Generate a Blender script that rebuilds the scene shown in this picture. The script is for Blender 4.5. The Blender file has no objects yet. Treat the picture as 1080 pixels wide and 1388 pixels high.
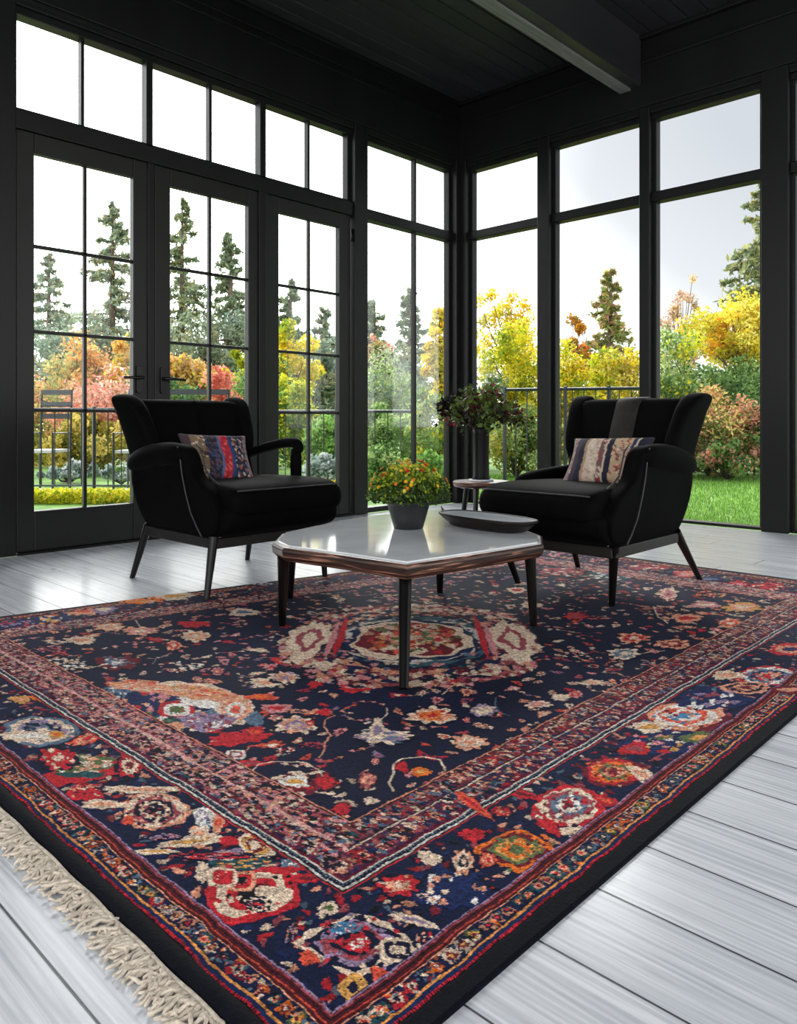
import bpy, bmesh, math, random
import numpy as np
from mathutils import Vector, Matrix

random.seed(7)
RS = np.random.RandomState(11)
SC = bpy.context.scene
COL = SC.collection

# ------------------------------------------------------------ camera, sky, sun, exposure
# room frame: origin = inner corner of the two glazed walls; the left wall runs along -y (x = 0),
# the right wall along +x (y = 0); z is up, metres.
CAM_X, CAM_Y, CAM_Z = 4.5251, -5.5257, 0.76
cd = bpy.data.cameras.new('camera')
cam = bpy.data.objects.new('camera', cd)
COL.objects.link(cam)
cam.location = (CAM_X, CAM_Y, CAM_Z)
cam.rotation_euler = (math.radians(90), 0, math.atan2(0.6931, 0.7208))
cd.sensor_fit = 'HORIZONTAL'
cd.sensor_width = 36.0
cd.lens = 1040 / 1080 * 36.0
cd.shift_y = -124 / 1080
cd.clip_start = 0.05
cd.clip_end = 500
SC.camera = cam

SKY_STRENGTH = 2.8
world = bpy.data.worlds.new('sky')
SC.world = world
world.use_nodes = True
nt = world.node_tree
nt.nodes.clear()
wo = nt.nodes.new('ShaderNodeOutputWorld')
bg = nt.nodes.new('ShaderNodeBackground')
tc = nt.nodes.new('ShaderNodeTexCoord')
dt = nt.nodes.new('ShaderNodeVectorMath'); dt.operation = 'DOT_PRODUCT'
dt.inputs[1].default_value = (0.05, 0.80, 0.60)
rp = nt.nodes.new('ShaderNodeValToRGB')
rp.color_ramp.elements[0].position = 0.68
rp.color_ramp.elements[0].color = (1, 1, 1, 1)
rp.color_ramp.elements[1].position = 0.95
rp.color_ramp.elements[1].color = (0.265, 0.275, 0.30, 1)
mid_ = rp.color_ramp.elements.new(0.86); mid_.color = (0.33, 0.34, 0.36, 1)
nz = nt.nodes.new('ShaderNodeTexNoise'); nz.inputs['Scale'].default_value = 2.0; nz.inputs['Detail'].default_value = 3
ad = nt.nodes.new('ShaderNodeMath'); ad.operation = 'MULTIPLY_ADD'
ad.inputs[1].default_value = 0.10
nt.links.new(tc.outputs['Generated'], dt.inputs[0])
nt.links.new(tc.outputs['Generated'], nz.inputs['Vector'])
nt.links.new(nz.outputs['Fac'], ad.inputs[0])
nt.links.new(dt.outputs['Value'], ad.inputs[2])
nt.links.new(ad.outputs[0], rp.inputs['Fac'])
d2 = nt.nodes.new('ShaderNodeVectorMath'); d2.operation = 'DOT_PRODUCT'; d2.inputs[1].default_value = (-0.95, 0.10, 0.30)
nt.links.new(tc.outputs['Generated'], d2.inputs[0])
gm = nt.nodes.new('ShaderNodeMapRange'); gm.inputs[1].default_value = 0.62; gm.inputs[2].default_value = 1.0; gm.inputs[3].default_value = 1.0; gm.inputs[4].default_value = 2.6
nt.links.new(d2.outputs['Value'], gm.inputs[0])
sc_ = nt.nodes.new('ShaderNodeVectorMath'); sc_.operation = 'SCALE'
nt.links.new(rp.outputs['Color'], sc_.inputs[0]); nt.links.new(gm.outputs[0], sc_.inputs['Scale'])
nt.links.new(sc_.outputs[0], bg.inputs['Color'])
bg.inputs['Strength'].default_value = SKY_STRENGTH
nt.links.new(bg.outputs[0], wo.inputs['Surface'])

def sun_lamp(name, strength, color, direction, angle):
    ld = bpy.data.lights.new(name, 'SUN')
    ld.energy = strength
    ld.color = color
    ld.angle = math.radians(angle)
    o = bpy.data.objects.new(name, ld)
    COL.objects.link(o)
    o.rotation_euler = Vector(direction).to_track_quat('-Z', 'Y').to_euler()
    return o
# veiled sun behind thin cloud beyond the glazed corner: broad, soft, slanting in through the windows
sun_lamp('sun', 4.6, (1.0, 0.98, 0.96), (0.56, -0.61, -0.56), 30)

SC.view_settings.view_transform = 'Standard'
SC.view_settings.look = 'None'
SC.view_settings.exposure = 0.0
SC.view_settings.gamma = 1.0
SC.view_settings.use_curve_mapping = False

# ------------------------------------------------------------ helpers
def lin(c):
    if isinstance(c, (int, float)):
        c = (c, c, c)
    return tuple(((v / 255) / 12.92 if v / 255 <= 0.04045 else ((v / 255 + 0.055) / 1.055) ** 2.4) for v in c)

def V(*a):
    return np.array(a, float)

ORG = {}

def prop(o, label=None, cat=None, group=None, kind=None):
    if label: o['label'] = label
    if cat: o['category'] = cat
    if group: o['group'] = group
    if kind: o['kind'] = kind
    return o

def empty(name, loc, label=None, cat=None, group=None, kind=None, rz=0):
    o = bpy.data.objects.new(name, None)
    COL.objects.link(o)
    o.empty_display_size = 0.1
    o.location = loc
    o.rotation_euler = (0, 0, rz)
    ORG[o.name] = V(*loc)
    return prop(o, label, cat, group, kind)

class MB:
    """collects shapes for ONE mesh object"""
    def __init__(s):
        s.v = []; s.f = []; s.c = []
    def add(s, vs, fs, col=None):
        b = len(s.v)
        s.v.extend([tuple(map(float, p)) for p in vs])
        s.f.extend([tuple(b + i for i in f) for f in fs])
        if col is not None:
            s.c.extend([col] * len(vs))
        return s
    def box(s, x0, x1, y0, y1, z0, z1):
        vs = [(x, y, z) for x in (x0, x1) for y in (y0, y1) for z in (z0, z1)]
        return s.add(vs, [(0, 1, 3, 2), (4, 6, 7, 5), (0, 4, 5, 1), (2, 3, 7, 6), (0, 2, 6, 4), (1, 5, 7, 3)])
    def loft(s, rings, close=True, cap=True, col=None):
        n = len(rings[0]); vs = [p for r in rings for p in r]; fs = []
        for i in range(len(rings) - 1):
            for j in range(n if close else n - 1):
                k = (j + 1) % n
                fs.append((i * n + j, i * n + k, (i + 1) * n + k, (i + 1) * n + j))
        if cap and close:
            fs.append(tuple(range(n - 1, -1, -1)))
            fs.append(tuple((len(rings) - 1) * n + j for j in range(n)))
        return s.add(vs, fs, col)
    def tube(s, pts, rad, n=8, col=None, cap=True):
        pts = [V(*p) for p in pts]
        if not hasattr(rad, '__len__'): rad = [rad] * len(pts)
        rings = []; prev = None
        for i, p in enumerate(pts):
            t = (pts[min(i + 1, len(pts) - 1)] - pts[max(i - 1, 0)])
            t = t / (np.linalg.norm(t) + 1e-9)
            if prev is None:
                a = V(0, 0, 1) if abs(t[2]) < 0.9 else V(1, 0, 0)
                u = np.cross(t, a)
            else:
                u = prev - t * prev.dot(t)
            u /= np.linalg.norm(u) + 1e-9
            w = np.cross(t, u); prev = u
            rings.append([p + rad[i] * (math.cos(2 * math.pi * k / n) * u + math.sin(2 * math.pi * k / n) * w) for k in range(n)])
        return s.loft(rings, True, cap, col)
    def lathe(s, c, prof, n=32, sx=1, sy=1):
        rings = [[(c[0] + r * sx * math.cos(2 * math.pi * k / n), c[1] + r * sy * math.sin(2 * math.pi * k / n), c[2] + z) for k in range(n)] for r, z in prof]
        return s.loft(rings)
    def prism(s, poly, z0, z1):
        return s.loft([[(x, y, z0) for x, y in poly], [(x, y, z1) for x, y in poly]])
    def build(s, name, m, parent=None, org=None, smooth=False, bevel=0, subsurf=0, segs=2):
        vs = np.array(s.v, float)
        if parent is not None:
            org = ORG[parent.name]
        elif org is None:
            lo, hi = vs.min(0), vs.max(0)
            org = V((lo[0] + hi[0]) / 2, (lo[1] + hi[1]) / 2, lo[2])
        org = V(*org)
        me = bpy.data.meshes.new(name)
        me.from_pydata([tuple(p) for p in (vs - org)], [], s.f)
        if s.c:
            ca = me.color_attributes.new('Col', 'FLOAT_COLOR', 'POINT')
            ca.data.foreach_set('color', np.array([(*c[:3], 1) for c in s.c], float).ravel())
        me.materials.append(m)
        bm = bmesh.new(); bm.from_mesh(me)
        bmesh.ops.recalc_face_normals(bm, faces=bm.faces)
        bm.to_mesh(me); bm.free()
        if smooth:
            me.polygons.foreach_set('use_smooth', [True] * len(me.polygons))
        o = bpy.data.objects.new(name, me)
        COL.objects.link(o)
        if parent is not None:
            o.parent = parent
        else:
            o.location = org
        ORG[o.name] = org
        if bevel:
            b = o.modifiers.new('bevel', 'BEVEL'); b.width = bevel; b.segments = segs; b.limit_method = 'ANGLE'
            b.harden_normals = False
        if subsurf:
            b = o.modifiers.new('sub', 'SUBSURF'); b.levels = subsurf; b.render_levels = subsurf
        return o

def rrect(cx, cy, hx, hy, r, k=3):
    """rounded rectangle ring in 2D"""
    out = []
    r = min(r, hx, hy)
    for (sx, sy, a0) in ((1, 1, 0), (-1, 1, 90), (-1, -1, 180), (1, -1, 270)):
        for i in range(k + 1):
            a = math.radians(a0 + 90 * i / k)
            out.append((cx + sx * (hx - r) + r * math.cos(a), cy + sy * (hy - r) + r * math.sin(a)))
    return out

def quads_mesh(name, m, vs, cols, parent=None, org=None, nper=4):
    """numpy (N*nper,3) -> mesh of N polygons, one colour per polygon"""
    N = len(vs) // nper
    if parent is not None: org = ORG[parent.name]
    vs = vs - np.array(org)
    me = bpy.data.meshes.new(name)
    me.vertices.add(len(vs)); me.vertices.foreach_set('co', vs.astype(np.float32).ravel())
    me.loops.add(N * nper); me.loops.foreach_set('vertex_index', np.arange(N * nper, dtype=np.int32))
    me.polygons.add(N)
    me.polygons.foreach_set('loop_start', np.arange(0, N * nper, nper, dtype=np.int32))
    me.update(calc_edges=True)
    ca = me.color_attributes.new('Col', 'FLOAT_COLOR', 'POINT')
    cc = np.ones((N, nper, 4), np.float32); cc[:, :, :3] = cols[:, None, :]
    ca.data.foreach_set('color', cc.ravel())
    me.materials.append(m)
    o = bpy.data.objects.new(name, me); COL.objects.link(o)
    if parent is not None: o.parent = parent
    else: o.location = org
    ORG[o.name] = np.array(org, float)
    return o

# ------------------------------------------------------------ materials
def new_mat(name):
    m = bpy.data.materials.new(name); m.use_nodes = True
    t = m.node_tree; b = t.nodes['Principled BSDF']
    return m, t, b

def basic(name, col, rough=0.5, metal=0.0, var=0.15, scale=8, bump=0.0, bscale=60, coat=0, sheen=0, spec=0.5, stretch=(1, 1, 1)):
    m, t, b = new_mat(name)
    tcn = t.nodes.new('ShaderNodeTexCoord'); mp = t.nodes.new('ShaderNodeMapping')
    mp.inputs['Scale'].default_value = stretch
    n = t.nodes.new('ShaderNodeTexNoise'); n.inputs['Scale'].default_value = scale; n.inputs['Detail'].default_value = 4
    r = t.nodes.new('ShaderNodeValToRGB')
    l = lin(col)
    r.color_ramp.elements[0].position = 0.3; r.color_ramp.elements[1].position = 0.7
    r.color_ramp.elements[0].color = (*[v * (1 - var) for v in l], 1)
    r.color_ramp.elements[1].color = (*[min(1, v * (1 + var)) for v in l], 1)
    t.links.new(tcn.outputs['Object'], mp.inputs[0]); t.links.new(mp.outputs[0], n.inputs['Vector'])
    t.links.new(n.outputs['Fac'], r.inputs[0]); t.links.new(r.outputs[0], b.inputs['Base Color'])
    b.inputs['Roughness'].default_value = rough; b.inputs['Metallic'].default_value = metal
    b.inputs['Specular IOR Level'].default_value = spec
    b.inputs['Coat Weight'].default_value = coat; b.inputs['Coat Roughness'].default_value = 0.1
    if sheen:
        b.inputs['Sheen Weight'].default_value = sheen; b.inputs['Sheen Roughness'].default_value = 0.35
    if bump:
        n2 = t.nodes.new('ShaderNodeTexNoise'); n2.inputs['Scale'].default_value = bscale; n2.inputs['Detail'].default_value = 3
        bp = t.nodes.new('ShaderNodeBump'); bp.inputs['Strength'].default_value = bump; bp.inputs['Distance'].default_value = 0.004
        t.links.new(mp.outputs[0], n2.inputs['Vector']); t.links.new(n2.outputs['Fac'], bp.inputs['Height'])
        t.links.new(bp.outputs[0], b.inputs['Normal'])
    return m

M_BLACK = basic('black_painted_wood', (14, 14, 15), 0.42, bump=0.25, bscale=30, var=0.2, scale=5, stretch=(1, 1, 0.2), spec=0.25)
M_CEIL = basic('black_painted_boards', (36, 36, 38), 0.36, bump=0.1, bscale=25, var=0.3, scale=4, stretch=(1, 0.15, 1))
M_BEAM = basic('weathered_beam', (92, 92, 90), 0.6, bump=0.5, bscale=40, var=0.35, scale=12, stretch=(6, 0.25, 6))
M_DOORP = basic('charcoal_painted_door', (20, 20, 20), 0.42, bump=0.15, bscale=30, var=0.15, scale=4, spec=0.3)
M_METAL = basic('black_metal', (14, 14, 15), 0.3, metal=0.4, var=0.2)
M_VELVET = basic('black_velvet', (3, 3, 4), 0.8, var=0.5, scale=14, bump=0.15, bscale=300, sheen=0.012, spec=0.06)
M_VELVET2 = basic('grey_velvet', (36, 34, 32), 0.8, var=0.3, scale=18, bump=0.15, bscale=300, sheen=0.2, spec=0.2)  # lighter grey velvet for the strip down the middle of one backrest
M_PIPING = basic('charcoal_piping', (40, 40, 44), 0.6, var=0.3, scale=30)
M_LEG = basic('black_lacquered_wood', (9, 8, 8), 0.32, var=0.3, scale=10, spec=0.3)
M_FRAME = basic('grey_brown_wood', (28, 27, 26), 0.4, var=0.3, scale=14, spec=0.3)
M_POT = basic('dark_ceramic', (25, 26, 29), 0.45, var=0.2, scale=6)
M_VASE = basic('black_ceramic', (3, 3, 3), 0.4, var=0.2, scale=6, spec=0.15)
M_STEM = basic('green_stem', (60, 80, 40), 0.7)
M_BARK = basic('bark', (88, 74, 62), 0.9, var=0.5, scale=10, bump=0.4, bscale=20)
M_SOIL = basic('dark_soil', (30, 24, 20), 0.95, var=0.5, scale=40, bump=0.8, bscale=80)
M_RAIL = basic('dark_metal_railing', (40, 44, 48), 0.45, metal=0.2, var=0.2)
M_CORD = basic('cream_cotton_fringe', (206, 194, 178), 0.95, var=0.25, scale=80, bump=0.5, bscale=400)
M_TRAYIN = basic('pale_tray_glaze', (190, 198, 206), 0.12, var=0.15, scale=10)
M_PATH = basic('pale_path', (214, 208, 200), 0.9, var=0.1, scale=3)
M_STONE = basic('grey_patio_stone', (170, 172, 174), 0.8, var=0.15, scale=6)

# dark red-brown table wood with long pale streaks on its edge
def table_wood():
    m, t, b = new_mat('dark_walnut_edge')
    tcn = t.nodes.new('ShaderNodeTexCoord'); mp = t.nodes.new('ShaderNodeMapping')
    mp.inputs['Scale'].default_value = (2.5, 2.5, 60)
    n = t.nodes.new('ShaderNodeTexNoise'); n.inputs['Scale'].default_value = 2.2; n.inputs['Detail'].default_value = 5; n.inputs['Distortion'].default_value = 0.6
    r = t.nodes.new('ShaderNodeValToRGB'); e = r.color_ramp.elements
    e[0].position = 0.35; e[0].color = (*lin((22, 15, 14)), 1)
    e[1].position = 0.72; e[1].color = (*lin((176, 128, 104)), 1)
    x = e.new(0.56); x.color = (*lin((66, 40, 32)), 1)
    t.links.new(tcn.outputs['Object'], mp.inputs[0]); t.links.new(mp.outputs[0], n.inputs['Vector'])
    t.links.new(n.outputs['Fac'], r.inputs[0]); t.links.new(r.outputs[0], b.inputs['Base Color'])
    b.inputs['Roughness'].default_value = 0.3
    return m
M_TWOOD = table_wood()

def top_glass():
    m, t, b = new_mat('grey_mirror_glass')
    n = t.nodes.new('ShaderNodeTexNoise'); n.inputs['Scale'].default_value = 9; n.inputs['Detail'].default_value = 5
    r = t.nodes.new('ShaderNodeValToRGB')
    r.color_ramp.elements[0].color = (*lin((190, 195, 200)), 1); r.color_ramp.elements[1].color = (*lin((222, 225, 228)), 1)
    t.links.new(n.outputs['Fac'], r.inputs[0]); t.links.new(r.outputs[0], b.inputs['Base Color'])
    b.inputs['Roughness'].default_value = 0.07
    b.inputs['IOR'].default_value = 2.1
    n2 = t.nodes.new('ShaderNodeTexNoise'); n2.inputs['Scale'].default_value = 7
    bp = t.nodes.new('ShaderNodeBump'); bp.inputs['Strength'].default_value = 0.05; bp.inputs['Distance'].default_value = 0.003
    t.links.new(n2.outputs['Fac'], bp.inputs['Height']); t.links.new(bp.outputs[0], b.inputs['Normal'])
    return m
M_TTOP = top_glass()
M_TRAYW = basic('dark_stained_wood', (20, 14, 13), 0.5, spec=0.2, var=0.6, scale=14, stretch=(1, 1, 8))

def pane_glass(name='window_glass', haze=0.0):
    m = bpy.data.materials.new(name); m.use_nodes = True
    t = m.node_tree; t.nodes.clear()
    o = t.nodes.new('ShaderNodeOutputMaterial'); mx = t.nodes.new('ShaderNodeMixShader')
    tr = t.nodes.new('ShaderNodeBsdfTransparent'); gl = t.nodes.new('ShaderNodeBsdfGlossy')
    tr.inputs['Color'].default_value = (0.97, 0.98, 0.975, 1)
    gl.inputs['Roughness'].default_value = 0.02
    fr = t.nodes.new('ShaderNodeFresnel'); fr.inputs['IOR'].default_value = 1.25
    n = t.nodes.new('ShaderNodeTexNoise'); n.inputs['Scale'].default_value = 1.3
    bp = t.nodes.new('ShaderNodeBump'); bp.inputs['Strength'].default_value = 0.03
    t.links.new(n.outputs['Fac'], bp.inputs['Height']); t.links.new(bp.outputs[0], gl.inputs['Normal'])
    t.links.new(fr.outputs[0], mx.inputs[0]); t.links.new(tr.outputs[0], mx.inputs[1]); t.links.new(gl.outputs[0], mx.inputs[2])
    t.links.new(mx.outputs[0], o.inputs['Surface'])
    return m
M_GLASS = pane_glass()

def leaf_mat(name, trans=0.5, rough=0.55):
    m = bpy.data.materials.new(name); m.use_nodes = True
    t = m.node_tree; b = t.nodes['Principled BSDF']; out = t.nodes['Material Output']
    a = t.nodes.new('ShaderNodeAttribute'); a.attribute_name = 'Col'
    n = t.nodes.new('ShaderNodeTexNoise'); n.inputs['Scale'].default_value = 30
    hs = t.nodes.new('ShaderNodeMix'); hs.data_type = 'RGBA'; hs.blend_type = 'MULTIPLY'
    hs.inputs[0].default_value = 0.15
    t.links.new(a.outputs['Color'], hs.inputs[6]); t.links.new(n.outputs['Fac'], hs.inputs[7])
    t.links.new(hs.outputs[2], b.inputs['Base Color']); b.inputs['Roughness'].default_value = rough
    b.inputs['Specular IOR Level'].default_value = 0.2
    tl = t.nodes.new('ShaderNodeBsdfTranslucent'); t.links.new(hs.outputs[2], tl.inputs['Color'])
    mx = t.nodes.new('ShaderNodeMixShader'); mx.inputs[0].default_value = trans
    t.links.new(b.outputs[0], mx.inputs[1]); t.links.new(tl.outputs[0], mx.inputs[2]); t.links.new(mx.outputs[0], out.inputs['Surface'])
    return m
M_LEAF = leaf_mat('leaves')
M_LEAFIN = leaf_mat('indoor_leaves', 0.25, 0.4)

# white-washed floor boards running along x, 0.17 m wide
def floor_mat():
    m, t, b = new_mat('whitewashed_floor_boards')
    N = t.nodes.new; Lk = t.links.new
    tcn = N('ShaderNodeTexCoord'); sp = N('ShaderNodeSeparateXYZ'); Lk(tcn.outputs['Object'], sp.inputs[0])
    def mth(op, a, bb=None, c=None):
        n = N('ShaderNodeMath'); n.operation = op
        for i, v in enumerate((a, bb, c)):
            if v is None: continue
            if isinstance(v, (int, float)): n.inputs[i].default_value = v
            else: Lk(v, n.inputs[i])
        return n.outputs[0]
    row = mth('DIVIDE', mth('ADD', sp.outputs['Y'], 4.603 + 17.0), 0.172)
    idx = mth('FLOOR', row); fr = mth('FRACT', row)
    edge = mth('MINIMUM', fr, mth('SUBTRACT', 1.0, fr))
    # butt joints
    wn = N('ShaderNodeTexWhiteNoise'); wn.noise_dimensions = '1D'; Lk(idx, wn.inputs['W'])
    xs = mth('DIVIDE', mth('ADD', sp.outputs['X'], mth('MULTIPLY', wn.outputs['Value'], 2.7)), 2.7)
    xf = mth('FRACT', xs); xe = mth('MULTIPLY', mth('MINIMUM', xf, mth('SUBTRACT', 1.0, xf)), 2.7 / 0.172)
    e2 = mth('MINIMUM', edge, xe)
    gap = N('ShaderNodeMapRange'); gap.inputs[1].default_value = 0.006; gap.inputs[2].default_value = 0.016
    Lk(e2, gap.inputs[0])
    # grain
    cb = N('ShaderNodeCombineXYZ')
    bid = mth('ADD', mth('MULTIPLY', idx, 7.31), mth('MULTIPLY', mth('FLOOR', xs), 3.7))
    Lk(mth('MULTIPLY', sp.outputs['X'], 0.9), cb.inputs[0]); Lk(mth('MULTIPLY', sp.outputs['Y'], 24.0), cb.inputs[1]); Lk(bid, cb.inputs[2])
    g1 = N('ShaderNodeTexNoise'); g1.inputs['Scale'].default_value = 2.2; g1.inputs['Detail'].default_value = 8; g1.inputs['Distortion'].default_value = 0.8; g1.inputs['Roughness'].default_value = 0.65
    Lk(cb.outputs[0], g1.inputs['Vector'])
    wv = N('ShaderNodeTexWave'); wv.wave_type = 'BANDS'; wv.bands_direction = 'Y'; wv.inputs['Scale'].default_value = 1.1; wv.inputs['Distortion'].default_value = 9; wv.inputs['Detail'].default_value = 3; wv.inputs['Detail Scale'].default_value = 0.6
    Lk(cb.outputs[0], wv.inputs['Vector'])
    # knots
    vo = N('ShaderNodeTexVoronoi'); vo.inputs['Scale'].default_value = 2.3
    cb2 = N('ShaderNodeCombineXYZ'); Lk(mth('MULTIPLY', sp.outputs['X'], 0.7), cb2.inputs[0]); Lk(mth('MULTIPLY', sp.outputs['Y'], 1.6), cb2.inputs[1]); Lk(idx, cb2.inputs[2])
    Lk(cb2.outputs[0], vo.inputs['Vector'])
    kn = N('ShaderNodeMapRange'); kn.inputs[1].default_value = 0.02; kn.inputs[2].default_value = 0.07; Lk(vo.outputs['Distance'], kn.inputs[0])
    r = N('ShaderNodeValToRGB'); e = r.color_ramp.elements
    e[0].position = 0.30; e[0].color = (*lin((166, 172, 181)), 1)
    e[1].position = 0.57; e[1].color = (*lin((218, 222, 228)), 1)
    mixg = mth('ADD', mth('MULTIPLY', g1.outputs['Fac'], 0.80), mth('MULTIPLY', wv.outputs['Fac'], 0.07))
    Lk(mth('ADD', mixg, mth('MULTIPLY', wn.outputs['Value'], 0.06)), r.inputs[0])
    mk = N('ShaderNodeMix'); mk.data_type = 'RGBA'; mk.inputs[6].default_value = (*lin((128, 128, 132)), 1); Lk(kn.outputs[0], mk.inputs[0]); Lk(r.outputs[0], mk.inputs[7])
    mg = N('ShaderNodeMix'); mg.data_type = 'RGBA'; mg.inputs[6].default_value = (*lin((46, 48, 54)), 1); Lk(gap.outputs[0], mg.inputs[0]); Lk(mk.outputs[2], mg.inputs[7])
    Lk(mg.outputs[2], b.inputs['Base Color'])
    b.inputs['Roughness'].default_value = 0.24
    hh = mth('ADD', gap.outputs[0], mth('MULTIPLY', g1.outputs['Fac'], 0.25))
    bp = N('ShaderNodeBump'); bp.inputs['Strength'].default_value = 0.35; bp.inputs['Distance'].default_value = 0.003
    Lk(hh, bp.inputs['Height']); Lk(bp.outputs[0], b.inputs['Normal'])
    return m
M_FLOOR = floor_mat()

def grass_ground():
    m, t, b = new_mat('lawn_turf')
    n = t.nodes.new('ShaderNodeTexNoise'); n.inputs['Scale'].default_value = 2.0; n.inputs['Detail'].default_value = 12; n.inputs['Roughness'].default_value = 0.75
    tcn = t.nodes.new('ShaderNodeTexCoord'); t.links.new(tcn.outputs['Object'], n.inputs['Vector'])
    r = t.nodes.new('ShaderNodeValToRGB'); e = r.color_ramp.elements
    e[0].position = 0.35; e[0].color = (*lin((70, 108, 44)), 1); e[1].position = 0.68; e[1].color = (*lin((140, 182, 88)), 1)
    t.links.new(n.outputs['Fac'], r.inputs[0]); t.links.new(r.outputs[0], b.inputs['Base Color'])
    b.inputs['Roughness'].default_value = 0.9
    return m
M_LAWN = grass_ground()

# ------------------------------------------------------------ the setting
S = 'structure'
prop(MB().box(0, 8.2, -8.0, 0, -0.12, 0).build('floor', M_FLOOR, org=(0, 0, 0)), 'whitewashed wooden plank floor', kind=S)
# ceiling of tongue-and-groove boards running along y
cb_ = MB(); x = 0.0
while x < 8.0:
    cb_.box(x + 0.004, x + 0.141, -8.0, 0.0, 3.69, 3.72); x += 0.145
cb_.box(0, 8.2, -8, 0, 3.715, 3.80)
prop(cb_.build('ceiling', M_CEIL, org=(0, 0, 3.69), bevel=0.003, segs=1), 'black painted ceiling of narrow wooden boards', kind=S)
# left wall: solid piece, posts, header
wl = MB()
wl.box(-0.16, 0, -8.0, -3.91, 0, 3.69)
wl.box(-0.16, 0, -3.91, 0.16, 3.13, 3.80)
wl.box(-0.03, 0.02, -8.0, -0.0, 3.15, 3.48)
wl.box(-0.03, 0.035, -8.0, -0.0, 3.475, 3.50)
wl.box(-0.03, 0.015, -8.0, -0.0, 3.55, 3.565)
wl.box(-0.03, 0.05, -8.0, -0.0, 3.66, 3.69)
prop(wl.build('wall_left', M_BLACK, bevel=0.004), 'black painted wall with deep wooden header', kind=S)
wr = MB()
wr.box(-0.1, 8.2, 0, 0.16, 3.13, 3.80)
wr.box(0.0, 8.2, -0.02, 0.03, 3.15, 3.48)
wr.box(0.0, 8.2, -0.035, 0.03, 3.475, 3.50)
wr.box(0.0, 8.2, -0.05, 0.03, 3.66, 3.69)
prop(wr.build('wall_right', M_BLACK, bevel=0.004), 'black painted wooden header over the right windows', kind=S)
def trim(n, b, label, m=M_BLACK, bevel=0.005):
    return prop(b.build('trim_%d' % n, m, bevel=bevel), label, kind=S)
trim(1, MB().box(-0.13, 0.025, -0.075, 0.13, 0, 3.15).box(-0.13, 0.085, -0.025, 0.13, 0, 3.15), 'black post in the corner between the window walls')
trim(2, MB().box(-0.13, 0.015, -1.335, -1.193, 0, 3.15), 'black post between the glazed doors and the corner window')
# beam along the ceiling
trim(3, MB().box(1.630, 1.80, -8.0, -0.02, 3.318, 3.70), 'black side of the ceiling beam', M_CEIL, 0.006)
trim(16, MB().box(1.626, 1.72, -8.0, -0.022, 3.30, 3.3185), 'weathered grey board under the ceiling beam', M_BEAM, 0.005)
# right-wall posts
RP = [(0.857, 0.974), (1.78, 1.863), (2.67, 2.845), (3.75, 3.84), (4.72, 4.81), (5.7, 5.86), (6.8, 6.9)]
for i, (a, b_) in enumerate(RP):
    trim(4 + i, MB().box(a, b_, -0.015, 0.13, 0, 3.15), 'black post between panes of the right window wall, number %d from the corner' % (i + 1))

def window_x(n, x0, x1, label):
    """fixed window in the right wall (plane y=0) with an upper light"""
    r = empty('window_%d' % n, (x0, 0.08, 0), label, kind=S)
    f = MB()
    for a, b_ in ((x0 - 0.005, x0 + 0.028), (x1 - 0.028, x1 + 0.005)):
        f.box(a, b_, 0.045, 0.115, 0, 3.1)
    f.box(x0, x1, 0.03, 0.12, 0, 0.022)
    f.box(x0, x1, 0.03, 0.12, 3.055, 3.12)
    f.box(x0, x1, 0.0, 0.12, 3.095, 3.13)
    f.build('window_frame', M_BLACK, r, bevel=0.004)
    MB().box(x0, x1, 0.02, 0.12, 2.425, 2.5).build('transom_bar', M_BLACK, r, bevel=0.006)
    MB().box(x0 + 0.02, x1 - 0.02, 0.078, 0.084, 0.02, 3.06).build('pane', M_GLASS, r)
window_x(1, 0.085, 0.857, 'tall window right of the corner')
window_x(2, 0.974, 1.78, 'tall window between the first and second right posts')
window_x(3, 1.863, 2.67, 'tall window left of the wide right post')
window_x(4, 2.845, 3.75, 'tall window right of the wide post')
window_x(5, 3.84, 4.72, 'window farther along the right wall')
window_x(6, 4.81, 5.7, 'window near the end of the right wall')

def window_y(n, y0, y1, z0, z1, bars, label, bar_z=None, vb=0.022):
    r = empty('window_%d' % n, (-0.07, y0, z0), label, kind=S)
    f = MB()
    f.box(-0.11, -0.045, y0 - 0.005, y0 + 0.02, z0, z1)
    f.box(-0.11, -0.045, y1 - 0.028, y1 + 0.005, z0, z1)
    f.box(-0.12, -0.03, y0, y1, z1 - 0.005, z1 + 0.06)
    f.box(-0.12, 0.0, y0, y1, z1 + 0.035, z1 + 0.07)
    f.box(-0.12, -0.03, y0, y1, z0 - 0.02, z0 + 0.022)
    f.build('window_frame', M_BLACK, r, bevel=0.004)
    for yb, w in bars:
        MB().box(-0.1, -0.05 if w < 0.04 else -0.03, yb - w / 2, yb + w / 2, z0, z1).build('mullion', M_BLACK, r, bevel=0.004)
    if bar_z:
        MB().box(-0.12, -0.02, y0, y1, bar_z[0], bar_z[1]).build('transom_bar', M_BLACK, r, bevel=0.006)
    MB().box(-0.078, -0.072, y0 + 0.01, y1 - 0.01, z0, z1).build('pane', M_GLASS, r)
window_y(7, -3.91, -1.335, 2.51, 3.065, [(-3.5102, 0.02), (-3.0857, 0.045), (-2.6243, 0.022), (-2.1997, 0.05), (-1.7577, 0.022)], 'long transom window of six lights above the glazed doors')
window_y(8, -1.193, -0.075, 0.02, 3.065, [(-0.5494, 0.022)], 'tall divided window left of the corner', (2.415, 2.5))

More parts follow.
